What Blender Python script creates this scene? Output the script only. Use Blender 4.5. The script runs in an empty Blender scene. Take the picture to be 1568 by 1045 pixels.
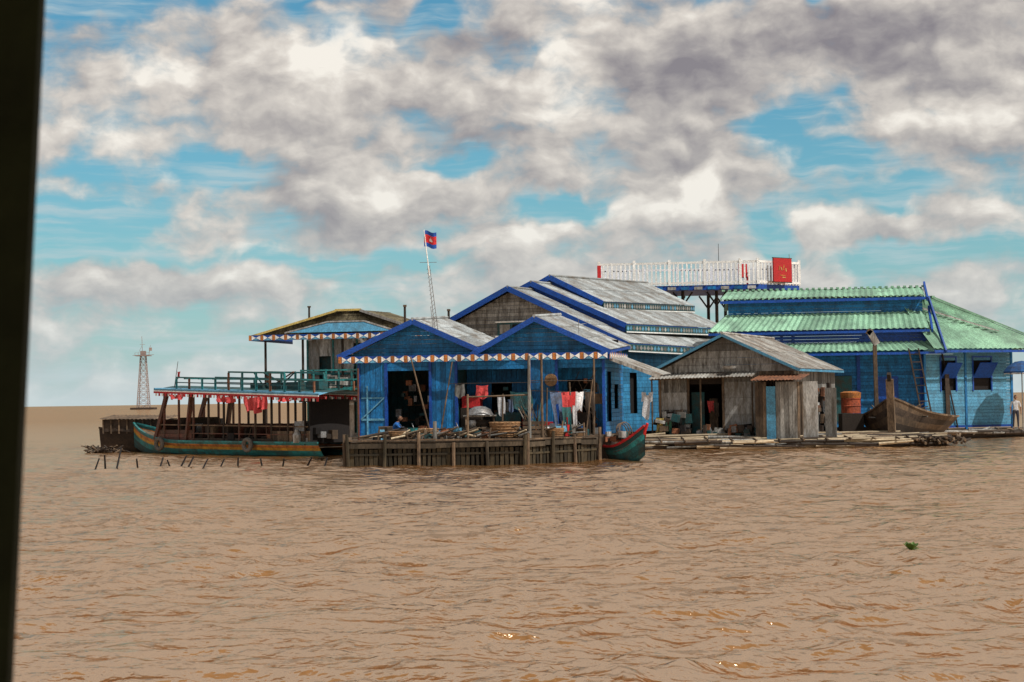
import bpy, math, random
import numpy as np
from mathutils import Vector, Matrix
R=random.Random(11)
sc=bpy.context.scene
V=Vector
# ------------------------------------------------------------------ materials
M={}
def mat(name,col,rough=.8,var=.3,dirt=.35,dcol=(.05,.035,.02),scale=2.5,stretch=(1,1,1),bump=.25,metal=0.,spec=.3,fine=18):
    m=bpy.data.materials.new(name); m.use_nodes=True; nt=m.node_tree
    b=nt.nodes['Principled BSDF']; L=nt.links.new
    tc=nt.nodes.new('ShaderNodeTexCoord'); mp=nt.nodes.new('ShaderNodeMapping'); mp.inputs['Scale'].default_value=stretch
    L(tc.outputs['Object'],mp.inputs['Vector'])
    n=nt.nodes.new('ShaderNodeTexNoise'); n.inputs['Scale'].default_value=scale; n.inputs['Detail'].default_value=5; n.inputs['Roughness'].default_value=.68
    L(mp.outputs[0],n.inputs['Vector'])
    n2=nt.nodes.new('ShaderNodeTexNoise'); n2.inputs['Scale'].default_value=fine; n2.inputs['Detail'].default_value=3
    L(mp.outputs[0],n2.inputs['Vector'])
    at=nt.nodes.new('ShaderNodeAttribute'); at.attribute_name='var'
    mr=nt.nodes.new('ShaderNodeMapRange'); mr.inputs['To Min'].default_value=1-var; mr.inputs['To Max'].default_value=1+var*.7
    L(at.outputs['Fac'],mr.inputs['Value'])
    vm=nt.nodes.new('ShaderNodeVectorMath'); vm.operation='SCALE'; vm.inputs[0].default_value=col
    L(mr.outputs[0],vm.inputs['Scale'])
    m2=nt.nodes.new('ShaderNodeMapRange'); m2.inputs['From Min'].default_value=.3;m2.inputs['From Max'].default_value=.7
    m2.inputs['To Min'].default_value=.6;m2.inputs['To Max'].default_value=1.28
    L(n2.outputs['Fac'],m2.inputs['Value'])
    v2=nt.nodes.new('ShaderNodeVectorMath'); v2.operation='SCALE'; L(vm.outputs[0],v2.inputs[0]); L(m2.outputs[0],v2.inputs['Scale'])
    m3=nt.nodes.new('ShaderNodeMapRange'); m3.inputs['From Min'].default_value=.43;m3.inputs['From Max'].default_value=.66
    m3.inputs['To Max'].default_value=min(1,dirt*1.9)
    L(n.outputs['Fac'],m3.inputs['Value'])
    mx=nt.nodes.new('ShaderNodeMixRGB'); mx.inputs['Color2'].default_value=(*dcol,1)
    L(m3.outputs[0],mx.inputs['Fac']); L(v2.outputs[0],mx.inputs['Color1'])
    L(mx.outputs[0],b.inputs['Base Color'])
    b.inputs['Roughness'].default_value=rough; b.inputs['Metallic'].default_value=metal
    b.inputs['Specular IOR Level'].default_value=spec
    if bump>0:
        bp=nt.nodes.new('ShaderNodeBump'); bp.inputs['Strength'].default_value=bump; bp.inputs['Distance'].default_value=.03
        L(n2.outputs['Fac'],bp.inputs['Height']); L(bp.outputs[0],b.inputs['Normal'])
    M[name]=m; return m
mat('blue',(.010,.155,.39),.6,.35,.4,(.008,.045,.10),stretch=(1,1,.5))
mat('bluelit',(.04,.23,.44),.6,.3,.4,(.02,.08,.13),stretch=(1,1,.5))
mat('fascia',(.008,.065,.33),.5,.2,.25,(.01,.03,.1))
mat('bluepale',(.12,.34,.50),.6,.2,.4,(.05,.12,.18))
mat('bluewash',(.08,.28,.45),.6,.28,.4,(.05,.12,.17))
mat('teal',(.022,.20,.21),.5,.35,.45,(.035,.055,.05))
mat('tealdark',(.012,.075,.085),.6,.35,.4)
mat('roofgrey',(.33,.355,.36),.5,.38,.5,(.14,.12,.10),scale=1.4,stretch=(1,.6,1),metal=.1)
mat('roofold',(.31,.305,.285),.6,.45,.5,(.11,.075,.05),scale=1.4,metal=.1)
mat('rust',(.22,.09,.045),.8,.4,.5,(.06,.03,.02))
mat('barrel',(.33,.07,.03),.7,.2,.4,(.08,.03,.02))
mat('green',(.23,.42,.29),.5,.25,.5,(.11,.19,.14),scale=1.0)
mat('thatch',(.17,.145,.09),.95,.45,.5,(.05,.04,.025),scale=3,stretch=(3,1,1),bump=.8)
mat('greywood',(.25,.245,.23),.85,.55,.5,(.06,.05,.04),stretch=(2,2,.4))
mat('wood',(.14,.095,.06),.8,.5,.5,(.035,.025,.018),stretch=(1,1,.4))
mat('darkwood',(.045,.031,.022),.75,.5,.4,(.015,.01,.008))
mat('skirt',(.042,.032,.018),.8,.65,.5,(.014,.012,.007),stretch=(2,2,.4))
mat('skirtbeam',(.065,.05,.034),.8,.5,.5,(.02,.016,.01),stretch=(2,2,.4))
mat('redwood',(.10,.034,.022),.55,.4,.4)
mat('bamboo',(.48,.38,.25),.6,.45,.4,(.15,.11,.07),stretch=(.5,3,3))
mat('dark',(.012,.010,.010),.95,.4,0)  # near-black: paints in the shade of interiors and gaps; also stakes and clutter
mat('floor',(.12,.09,.065),.8,.4,.4)
mat('white',(.76,.76,.74),.55,.12,.15,(.4,.38,.35))
mat('whitesheet',(.40,.40,.39),.6,.4,.5,(.13,.11,.085),stretch=(2,2,.4))
mat('orange',(.46,.16,.035),.6,.3,.35)
mat('yellow',(.52,.27,.03),.5,.3,.4,(.12,.07,.03))
mat('red',(.45,.018,.02),.6,.25,.2,(.2,.02,.02))
mat('pink',(.50,.06,.06),.8,.3,.2,(.3,.03,.03))
mat('denim',(.08,.12,.21),.9,.2,.3)
mat('cloth',(.6,.61,.64),.9,.25,.3,(.3,.3,.3))
mat('clothgreen',(.07,.25,.16),.9,.2,.2)
mat('clothyellow',(.5,.38,.12),.9,.2,.2)
mat('metal',(.32,.33,.34),.4,.3,.4,(.12,.09,.07),metal=.6)
mat('towermetal',(.30,.24,.22),.6,.2,.2,(.2,.1,.08))
mat('tyre',(.13,.12,.11),.9,.2,.2)
mat('clay',(.28,.11,.055),.8,.3,.3)
mat('wicker',(.30,.17,.085),.9,.3,.3,scale=8)
mat('sackblue',(.015,.09,.27),.8,.2,.3)
mat('skin',(.22,.11,.065),.6,.05,.05,bump=.05)
mat('hair',(.008,.007,.007),.6,.1,0)
mat('shirt',(.02,.12,.38),.9,.1,.25,(.01,.05,.15))
mat('trouser',(.035,.04,.06),.9,.1,.2)
mat('leaf',(.07,.13,.02),.6,.3,.2,(.03,.06,.01))
mat('pillar',(.010,.013,.005),.8,.1,.2,(.004,.005,.003),spec=.1)
# ------------------------------------------------------------------ builder
class Part:
    def __init__(s): s.v=[];s.f=[];s.m=[];s.a=[];s.mats=[];s.smooth=False
    def add(s,vs,fs,m,var=None):
        o=len(s.v); s.v+= [tuple(v) for v in vs]
        if m not in s.mats: s.mats.append(m)
        k=s.mats.index(m)
        if var is None: var=R.random()
        for f in fs: s.f.append([i+o for i in f]); s.m.append(k); s.a.append(var)
    def box(s,c,sz,m,rot=None,var=None):
        h=V(sz)/2; vs=[]
        for x in(-1,1):
            for y in(-1,1):
                for z in(-1,1):
                    p=V((x*h.x,y*h.y,z*h.z))
                    if rot: p=rot@p
                    vs.append(p+V(c))
        s.add(vs,[(0,1,3,2),(4,6,7,5),(0,4,5,1),(2,3,7,6),(0,2,6,4),(1,5,7,3)],m,var)
    def bx(s,x0,x1,y0,y1,z0,z1,m): s.box(((x0+x1)/2,(y0+y1)/2,(z0+z1)/2),(x1-x0,y1-y0,z1-z0),m)
    def beam(s,a,b,w,h,m):
        a=V(a);b=V(b);d=(b-a); l=d.length; d.normalize()
        up=V((0,0,1)) if abs(d.z)<.95 else V((0,1,0))
        x=d.cross(up).normalized(); z=x.cross(d).normalized()
        rot=Matrix((x,d,z)).transposed()
        s.box((a+b)/2,(w,l,h),m,rot)
    def cyl(s,a,b,r0,r1,m,n=8,cap=True):
        a=V(a);b=V(b);d=(b-a).normalized()
        up=V((0,0,1)) if abs(d.z)<.95 else V((0,1,0))
        x=d.cross(up).normalized(); y=x.cross(d)
        vs=[];
        for c,r in((a,r0),(b,r1)):
            for i in range(n):
                t=2*math.pi*i/n; vs.append(c+x*math.cos(t)*r+y*math.sin(t)*r)
        fs=[(i,(i+1)%n,n+(i+1)%n,n+i) for i in range(n)]
        if cap: fs+=[tuple(range(n)),tuple(range(2*n-1,n-1,-1))]
        s.add(vs,fs,m)
    def lathe(s,c,prof,m,n=16):
        c=V(c); vs=[]
        for r,z in prof:
            for i in range(n):
                t=2*math.pi*i/n; vs.append(c+V((math.cos(t)*r,math.sin(t)*r,z)))
        fs=[]
        for j in range(len(prof)-1):
            for i in range(n): fs.append((j*n+i,j*n+(i+1)%n,(j+1)*n+(i+1)%n,(j+1)*n+i))
        s.add(vs,fs,m)
    def torus(s,c,ax,r,t,m,n=18,k=8):
        c=V(c);ax=V(ax).normalized();x=ax.cross(V((0,0,1))).normalized();y=ax.cross(x)
        vs=[]
        for i in range(n):
            a=2*math.pi*i/n; d=x*math.cos(a)+y*math.sin(a)
            for j in range(k):
                b=2*math.pi*j/k; vs.append(c+d*(r+t*math.cos(b))+ax*t*math.sin(b))
        fs=[(i*k+j,((i+1)%n)*k+j,((i+1)%n)*k+(j+1)%k,i*k+(j+1)%k) for i in range(n) for j in range(k)]
        s.add(vs,fs,m)
    def quad(s,pts,m,var=None): s.add(pts,[tuple(range(len(pts)))],m,var)
    def sheet(s,tl,tr,br,bl,m,pitch=.2,amp=.018,rows=2,panel=.9):
        tl,tr,br,bl=map(V,(tl,tr,br,bl)); n=(br-tr).cross(tl-tr)
        if n.length<1e-6: n=(bl-tl).cross(tr-tl)
        n.normalize()
        if n.z<0: n=-n
        W=max((tr-tl).length,(br-bl).length); nc=max(2,int(W/pitch))*4
        vars_={}
        for r in range(rows):
            t0=max(0,r/rows-.03) ; t1=(r+1)/rows
            vs=[]
            for c in range(nc+1):
                u=c/nc; top=tl.lerp(tr,u); bot=bl.lerp(br,u)
                wv=math.sin(c/4*2*math.pi)*amp
                j=R.uniform(-.006,.006)
                vs.append(top.lerp(bot,t0)+n*(wv)); vs.append(top.lerp(bot,t1)+n*(wv+.025+j))
            for c in range(nc):
                key=(r,int(c/nc*W/panel))
                if key not in vars_: vars_[key]=R.random()
            o=len(s.v); s.v+=[tuple(v) for v in vs]
            if m not in s.mats: s.mats.append(m)
            k=s.mats.index(m)
            for c in range(nc):
                s.f.append([o+2*c,o+2*c+1,o+2*c+3,o+2*c+2]); s.m.append(k); s.a.append(vars_[(r,int(c/nc*W/panel))])
    def wall(s,o,u,U,Vh,m,bw=.16,mode='h',holes=(),th=.025,gap=.012):
        o=V(o);u=V(u).normalized();z=V((0,0,1));nrm=u.cross(z)
        tot=Vh if mode=='h' else U
        n=max(1,round(tot/bw)); b=tot/n
        for i in range(n):
            a0=i*b+gap/2;a1=(i+1)*b-gap/2;mid=(a0+a1)/2
            full=U if mode=='h' else Vh
            segs=[(0,full)]
            for (u0,u1,v0,v1) in holes:
                lo,hi,c0,c1=(v0,v1,u0,u1) if mode=='h' else (u0,u1,v0,v1)
                if lo<mid<hi:
                    ns=[]
                    for (p,q) in segs:
                        if c1<=p or c0>=q: ns.append((p,q))
                        else:
                            if c0>p: ns.append((p,c0))
                            if c1<q: ns.append((c1,q))
                    segs=ns
            off=R.uniform(-.008,.008)
            for (p,q) in segs:
                if q-p<.02: continue
                if mode=='h': c=o+u*(p+q)/2+z*mid; sz=(q-p,th,a1-a0)
                else: c=o+u*mid+z*(p+q)/2; sz=(a1-a0,th,q-p)
                rot=Matrix((u,nrm*-1,z)).transposed()
                s.box(c+nrm*off,sz,m,rot)
    def gabletri(s,xc,half,ze,zr,y,m,bw=.15,th=.025):
        n=max(2,int((zr-ze)/bw)); b=(zr-ze)/n
        for i in range(n):
            z0=ze+i*b+.006;z1=ze+(i+1)*b-.006
            w0=half*(zr-z0)/(zr-ze);w1=half*(zr-z1)/(zr-ze)
            off=R.uniform(-.008,.008);yy=y+off
            s.add([(xc-w0,yy,z0),(xc+w0,yy,z0),(xc+w1,yy,z1),(xc-w1,yy,z1),(xc-w0,yy+th,z0),(xc+w0,yy+th,z0),(xc+w1,yy+th,z1),(xc-w1,yy+th,z1)],
              [(0,1,2,3),(4,7,6,5),(0,4,5,1),(3,2,6,7),(0,3,7,4),(1,5,6,2)],m)
    def trim(s,o,u,U,h,step=.52,base='fascia'):
        o=V(o);u=V(u).normalized();z=V((0,0,1));n=u.cross(z)
        rot=Matrix((u,-n,z)).transposed()
        s.box(o+u*U/2+z*h/2,(U,.03,h),base,rot)
        k=max(1,int(U/step)); st=U/k
        for i in range(k):
            p=o+u*i*st+n*.022
            s.box(p+u*.07+z*h/2,(.13,.014,h*.94),'orange',rot)
            q=p+n*.004; a=.15;b=st-.01;mid=(a+b)/2
            s.quad([q+u*a+z*.02,q+u*mid+z*h/2,q+u*a+z*(h-.02)],'white')
            s.quad([q+u*b+z*.02,q+u*b+z*(h-.02),q+u*mid+z*h/2],'white')
            s.quad([q+u*(a+.04)+z*.012,q+u*(b-.04)+z*.012,q+u*mid+z*h*.42],'bluepale')
    def cloth(s,c,u,w,h,m,shape='rect',wave=.04,n=10):
        c=V(c);u=V(u).normalized();z=V((0,0,-1));nn=u.cross(V((0,0,1)));ph=R.uniform(0,6);sk=R.uniform(-.12,.12)
        vs=[];fs=[]
        for j in range(n+1):
            for i in range(n+1):
                a=i/n;b=j/n
                vs.append(c+u*((a-.5)*w*(1-.12*b+.08*math.sin(b*5+ph))+sk*b*h)+z*(b*h*(1+.1*math.sin(a*7+ph))+.06*w*math.sin(math.pi*a)*(1-b))+nn*wave*math.sin(a*11+ph+b*2)*(.3+b))
        for j in range(n):
            for i in range(n):
                a=(i+.5)/n;b=(j+.5)/n
                if shape=='shirt' and b>.4 and (a<.22 or a>.78): continue
                if shape=='shirt' and b<.08 and .4<a<.6: continue
                if shape=='pants' and b>.35 and .44<a<.56: continue
                q=j*(n+1)+i; fs.append((q,q+1,q+n+2,q+n+1))
        s.add(vs,fs,m)
ALL=[]
class Thing:
    def __init__(s,name,loc=(0,0,0),yaw=0):
        s.e=bpy.data.objects.new(name,None); sc.collection.objects.link(s.e)
        s.e.location=loc; s.e.rotation_euler=(0,0,math.radians(-yaw)); s.parts={}; ALL.append(s)
    def p(s,n):
        if n not in s.parts: s.parts[n]=Part()
        return s.parts[n]
    def finish(s):
        for n,P in s.parts.items():
            me=bpy.data.meshes.new(n); me.from_pydata(P.v,[],P.f)
            for m in P.mats: me.materials.append(M[m])
            me.polygons.foreach_set('material_index',P.m)
            at=me.attributes.new('var','FLOAT','FACE'); at.data.foreach_set('value',P.a)
            if P.smooth: me.polygons.foreach_set('use_smooth',[True]*len(P.f))
            me.update(); o=bpy.data.objects.new(n,me); sc.collection.objects.link(o); o.parent=s.e
def gable_roof(T,xc,hl,hr,zr,ze,y0,y1,m,rise=0,fas='fascia',over=.45,pitch=.2,rows=3,fh=.2,zer=None,name='roof'):
    P=T.p(name); zer=ze if zer is None else zer
    P.sheet((xc,y1,zr+rise),(xc,y0-over,zr),(xc-hl,y0-over,ze),(xc-hl,y1,ze+rise),m,pitch,rows=rows)
    P.sheet((xc,y0-over,zr),(xc,y1,zr+rise),(xc+hr,y1,zer+rise),(xc+hr,y0-over,zer),m,pitch,rows=rows)
    P.cyl((xc,y0-over-.02,zr+.04),(xc,y1,zr+rise+.04),.07,.07,m,6)
    F=T.p(name+'_fascia')
    yy=y0-over-.03
    F.beam((xc,yy,zr-.06),(xc-hl-.05,yy,ze-.08),.05,fh,fas); F.beam((xc+.02,yy-.004,zr-.06),(xc+hr+.05,yy-.004,zer-.08),.05,fh,fas)
    F.beam((xc-hl,y0-over,ze-.06),(xc-hl,y1,ze+rise-.06),.04,.1,fas); F.beam((xc+hr,y0-over,zer-.06),(xc+hr,y1,zer+rise-.06),.04,.1,fas)
# ------------------------------------------------------------------ blue floating house
T=Thing('blue_floating_house',(-1.46,68.5,0),12)
W=T.p('front_wall'); X=(1,0,0)
fz=.93
W.wall((-4.57,0,fz),X,1.07,2.9,'blue',.2,'v')
W.wall((-1.73,0,fz),X,1.02,2.9,'blue',.2,'v')
W.wall((2.16,0,fz),X,1.04,2.9,'blue',.2,'v')
W.wall((-4.57,.03,3.45),X,9.6,.62,'blue',.15,'h')
W.gabletri(-2.3,2.8,4.0,5.28,-.02,'blue'); W.gabletri(2.45,2.7,4.0,5.28,-.05,'blue')
for x in(-3.5,-1.73,-.71,2.16,3.2,5.0): W.bx(x-.05,x+.05,-.07,.06,fz,3.8,'fascia')
W.bx(-4.63,-4.53,-.07,.06,fz,3.8,'fascia')
W.bx(-4.5,-3.56,-.05,-.02,1.55,1.63,'bluepale'); W.bx(-4.5,-3.56,-.05,-.02,2.4,2.45,'bluepale')
W.beam((-4.5,-.05,1.6),(-3.6,-.05,2.4),.03,.05,'bluepale')
W.bx(-4.28,-4.22,-.06,-.03,1.0,2.9,'bluepale')
B=T.p('inner_wall')
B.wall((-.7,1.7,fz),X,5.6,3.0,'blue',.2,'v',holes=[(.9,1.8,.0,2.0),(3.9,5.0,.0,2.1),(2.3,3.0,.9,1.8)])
B.bx(-4.6,5.0,3.8,3.85,fz,4.6,'dark'); B.wall((-4.6,3.7,fz),X,4,3.0,'tealdark',.25,'v')  # near-black back sheet paints the room's shade into its colour
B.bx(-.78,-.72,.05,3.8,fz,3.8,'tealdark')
B.bx(2.2,2.26,.05,1.7,fz,3.6,'tealdark')
S=T.p('side_wall')
S.wall((-4.6,4.5,fz),(0,-1,0),4.5,3.0,'blue',.2,'v')
S.wall((5.05,0,fz),(0,1,0),4.5,3.0,'blue',.16,'h',holes=[(.25,1.5,.5,2.3),(2.2,3.2,1.,1.9)])
T.p('floor').bx(-4.8,5.2,-.35,4.5,fz-.12,fz,'floor')
T.p('floor').bx(-5.0,5.3,-.4,4.6,.0,fz-.13,'darkwood')
T.p('ceiling').bx(-4.6,5.0,.1,4.5,3.9,3.95,'darkwood')
gable_roof(T,-2.3,2.95,2.45,5.38,4.08,0,5.0,'roofgrey',rise=.3,zer=4.3,name='left_roof')
gable_roof(T,2.45,2.4,2.85,5.38,4.08,0,5.0,'roofgrey',rise=.3,name='right_roof')
Q=T.p('eave_trim'); Q.trim((-5.25,-.52,3.76),X,10.5,.27)
Q.trim((5.3,-.5,3.76),(0,1,0),4.5,.27); 
L_=T.p('lean_to_roof'); L_.sheet((5.2,0.3,3.85),(5.2,3.5,3.95),(7.1,3.5,3.2),(7.1,.3,3.1),'roofold',.2,rows=1)
L_.beam((5.2,.28,3.78),(7.1,.28,3.05),.05,.12,'greywood')
C=T.p('shelving')
for i in range(30):
    x=R.uniform(-3.35,-1.85); z=R.uniform(fz+.1,3.0); m=R.choice(['metal','wood','tealdark','clay','darkwood','greywood'])
    C.box((x,R.uniform(1.2,3.0),z),(R.uniform(.1,.3),.2,R.uniform(.08,.3)),m)
for z in(1.5,2.1,2.7): C.bx(-3.4,-1.9,2.6,3.2,z,z+.04,'wood')
for i in range(46):
    x=R.uniform(-.55,4.75); z=R.uniform(fz+.05,3.0)**1; m=R.choice(['metal','wood','darkwood','red','tealdark','clay','greywood','bluepale','dark','dark'])
    C.box((x,R.uniform(1.0,1.6),z),(R.uniform(.08,.4),.12,R.uniform(.08,.4)),m)
C.bx(2.35,3.05,-.12,-.06,fz+.05,fz+.5,'red')
C.bx(2.35,2.62,-.14,-.125,fz+.1,fz+.45,'orange')
C.bx(-.6,.1,.4,.9,2.0,2.45,'red'); C.bx(-.65,.15,.38,.95,fz,2.0,'darkwood')
C.bx(3.4,4.3,.7,1.1,fz,1.75,'darkwood'); C.bx(.6,1.6,.9,1.4,fz,1.8,'tealdark')
for i in range(9): C.cyl((R.uniform(3.2,5),-.1,R.uniform(2.2,3.4)),(R.uniform(3.2,5),.3,R.uniform(1.2,3)),.015,.015,'darkwood',4)
C.lathe((2.95,-.1,2.7),[(.0,.0),(.24,.01)],'wicker')
C.cyl((3.0,-.16,3.0),(3.0,-.06,3.0),.24,.24,'wicker',14)

# ------------------------------------------------------------------ floating deck
T=Thing('floating_deck')
P=T.p('platform')
c=[V((-5.85,64.1,0)),V((.37,63.4,0)),V((3.05,66.0,0)),V((3.3,68.0,0)),V((-6.3,69.3,0))]
vs=[v+V((0,0,.84)) for v in c]+[v+V((0,0,.72)) for v in c]
P.add(vs,[(0,1,2,3,4),(9,8,7,6,5)]+[(i,i+5,(i+1)%5+5,(i+1)%5) for i in range(5)],'floor')
inn=[v+(V((-1,66.8,0))-v)*.05 for v in c]
P.add([v+V((0,0,.7)) for v in inn]+[v+V((0,0,-.5)) for v in inn],[(i,i+5,(i+1)%5+5,(i+1)%5) for i in range(5)],'dark')  # near-black liner behind the skirt, painted shade for the gaps
for i in range(64):
    y=64.0+i*.085
    P.box((R.uniform(-2.8,-2.4),y,.855),(6.0+R.uniform(-.3,.4),.07,.02),'floor',Matrix.Rotation(-.1,3,'Z')) if y<68 else None
K=T.p('skirt')
for a,b in((c[0],c[1]),(c[1],c[2]),(c[4],c[0])):
    d=(b-a);n=int(d.length/.17);u=d.normalized();nr=u.cross(V((0,0,1)))
    for i in range(n):
        p=a+d*(i+.5)/n+nr*R.uniform(0,.04)
        K.box(p+V((0,0,.12+R.uniform(-.05,.05))),(.14+R.uniform(-.05,.03),.05,1.0),'skirt',Matrix((u,-nr,V((0,0,1)))).transposed()@Matrix.Rotation(R.uniform(-.05,.05),3,'Y'))
    K.beam(a+nr*.05+V((0,0,.38)),b+nr*.05+V((0,0,.42)),.05,.07,'skirt')
    for q in range(4):
        f0,f1=q/4,(q+1)/4; zz=.72+R.uniform(-.03,.03)
        K.beam(a+d*f0+nr*.09+V((0,0,zz)),a+d*f1+nr*.09+V((0,0,zz+R.uniform(-.03,.03))),.08,.17,'skirtbeam')
        K.beam(a+d*f0+nr*.05+V((0,0,.89)),a+d*f1+nr*.05+V((0,0,.89+R.uniform(-.02,.03))),.22,.05,'wood')
    k=max(2,int(d.length/1.2))
    for i in range(k+1):
        p=a+d*i/k+nr*.16
        K.cyl(p+V((0,0,-.6)),p+V((R.uniform(-.08,.08),0,.95+R.uniform(-.15,.3))),.075,.06,R.choice(['skirt','skirtbeam','wood']),7)
O=T.p('posts')
def at(px_x,y,z0,z1,dx=0,r=.05,m='wood'): O.cyl((px_x,y,z0),(px_x+dx,y,z1),r,r*.75,m,7)
at(-2.8,64.1,.2,1.55,0,.09,'greywood'); at(-1.63,64.0,.3,2.5,.02,.05); at(-2.95,65.2,.85,3.9,-.75,.035); at(-2.7,65.6,.85,3.7,.5,.03)
at(.58,64.2,.6,3.85,.02,.07,'greywood'); at(1.05,64.6,.8,3.9,.0,.05); at(2.2,66.2,.8,2.9,-.1,.04); at(3.0,66.9,.8,3.8,.05,.05)
at(-5.6,65,.8,3.5,.0,.045,'redwood'); at(-.4,64.3,.8,2.5,.05,.035); at(2.65,66.0,.8,3.0,.3,.03)
at(-4.9,64.3,.6,1.3,.1,.04); at(-3.7,64.1,.6,1.2,-.1,.04); at(-.9,63.8,.6,1.3,.1,.04); at(1.7,65.0,.6,1.5,.1,.04); at(2.6,65.9,.6,1.4,0,.04)
O.cyl((.6,64.3,2.95),(3.0,66.9,2.95),.012,.012,'darkwood',5); O.cyl((-1.6,64.05,2.4),(.6,64.3,2.45),.03,.03,'wood',5)
G=T.p('edge_logs')
for i in range(80):
    x=R.uniform(-5.2,2.4); y=63.9+R.uniform(.1,1.2)+max(0,x-.3)*.9; l=R.uniform(.3,1.5); a=R.uniform(-.7,.7)
    G.cyl((x-l/2*math.cos(a),y-l/2*math.sin(a),.93+R.uniform(0,.15)),(x+l/2*math.cos(a),y+l/2*math.sin(a),.95+R.uniform(0,.4)),.04,.03,R.choice(['wood','greywood','bamboo','darkwood']),6)
for i in range(120):
    x=R.uniform(-5.0,2.6); y=64.2+R.uniform(.1,2.2)+max(0,x-.3)*.8; s_=R.uniform(.08,.32)
    G.box((x,y,.86+s_/2+R.choice([0,0,.2])),(s_*R.uniform(.7,1.8),s_,s_),R.choice(['wood','metal','darkwood','clay','wicker','tealdark','dark','greywood','darkwood','bluepale']),Matrix.Rotation(R.uniform(-1,1),3,'Z')@Matrix.Rotation(R.uniform(-.3,.3),3,'X'))
def item(name,loc): return Thing(name,loc).p
p=item('cooking_wok',(-1.2,64.9,1.75))('bowl'); p.lathe((0,0,0),[(.0,.32),(.2,.3),(.38,.2),(.47,.04),(.5,.0)],'metal',20); p.smooth=True
p.bx(-.6,.6,-.3,.35,-.06,-.01,'greywood')
for x in(-.5,.5):
    for y in(-.22,.25): p.beam((x,y,-.85),(x,y,-.05),.06,.06,'wood')
p.bx(-.5,.5,-.2,.2,-.5,-.46,'wood')
p.box((.1,0,-.3),(.5,.3,.25),'darkwood'); p.lathe((-.25,-.05,-.46),[(.0,0),(.13,0),(.16,.2),(.12,.28)],'metal',12)
for x,y,z,s in((-.3,64.6,.95,1.05),(-3.1,65.0,.9,.75),(1.5,65.1,.9,.65),(-4.2,64.8,.9,.6)):
    p=item('wicker_basket',(x,y,z))('weave'); p.lathe((0,0,0),[(0,.02*s),(.46*s,.0),(.5*s,.3*s),(.55*s,.5*s),(.52*s,.52*s),(.48*s,.45*s),(.44*s,.1*s)],'wicker',20)
    for k in range(5): p.torus((0,0,(.08+k*.1)*s),(0,0.01,1),(.49+k*.013)*s,.014,'wicker')
p=item('wooden_crate',(.75,64.9,.87))('slats')
for k in range(4):
    for y in(-.3,.3): p.box((0,y,.08+k*.16),(.8,.02,.12),'wood')
    for x in(-.4,.4): p.box((x,0,.08+k*.16),(.02,.58,.12),'wood')
for i in range(14): p.beam((R.uniform(-.3,.3),R.uniform(-.2,.2),.3),(R.uniform(-.6,.6),R.uniform(-.2,.2),R.uniform(.8,1.6)),.04,.03,R.choice(['wood','tealdark','darkwood','greywood']))
for nm,x,y,s,m in(('plastic_bucket',-3.6,64.9,1.0,'teal'),('plastic_bucket',1.9,65.6,1.1,'red'),('plastic_bucket',-2.0,64.9,1.0,'bluepale'),('plastic_bucket',2.5,67.2,.9,'sackblue')):
    p=item(nm,(x,y,.92))('pail'); p.lathe((0,0,0),[(0,.01),(.15*s,0),(.2*s,.38*s),(.215*s,.39*s),(.19*s,.37*s),(.14*s,.03)],m,16); p.torus((0,0,.37*s),(0.9,.1,.3),.2*s,.008,'metal')
for x,y,s in((-4.0,65.2,1.2),(-3.3,65.4,1.3),(-2.45,64.8,1.0),(1.2,65.4,1.2)):
    p=item('clay_pot',(x,y,.9))('jar'); p.lathe((0,0,0),[(0,0),(.12*s,0),(.22*s,.12*s),(.2*s,.26*s),(.11*s,.32*s),(.14*s,.36*s)],R.choice(['clay','darkwood','metal']),14); p.smooth=True
T=Thing('clothes_line',(0,0,0)); p=T.p('garments')
for (f,w,h,m,sh) in((.40,.46,1.15,'denim','pants'),(.53,.5,.8,'pink','shirt'),(.62,.5,1.2,'red','shirt'),(.69,.3,1.2,'cloth','shirt'),(.78,.35,.7,'cloth','rect'),(.93,.4,.9,'darkwood','pants')):
    p.cloth(V((.6,64.3,2.55))+V((2.4,2.6,0))*f,(1,.5,0),w,h,m,sh)
p.cloth((1.95,65.4,2.0),(1,.3,0),.35,1.0,'tealdark','pants')
p.cyl((.6,64.3,2.6),(3.0,66.9,2.5),.01,.01,'darkwood',4)
T.p('line_poles').cyl((1.2,64.9,.85),(1.25,64.95,2.7),.03,.025,'wood',6)
p=T.p('hung_cloths'); 
p.cloth((-2.0,67.6,2.9),(1,-.2,0),.4,.5,'greywood'); p.cloth((-.45,67.7,2.4),(1,-.2,0),.3,.7,'cloth');  p.cloth((-1.15,67.7,2.85),(1,-.2,0),.5,.5,'pink'); p.cloth((.3,67.6,2.6),(1,-.2,0),.9,.7,'tealdark'); p.cloth((-.1,67.6,2.3),(1,-.2,0),.2,.5,'denim')
p.cyl((-2.4,67.6,2.92),(1.0,67.4,2.92),.01,.01,'darkwood',4)

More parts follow.
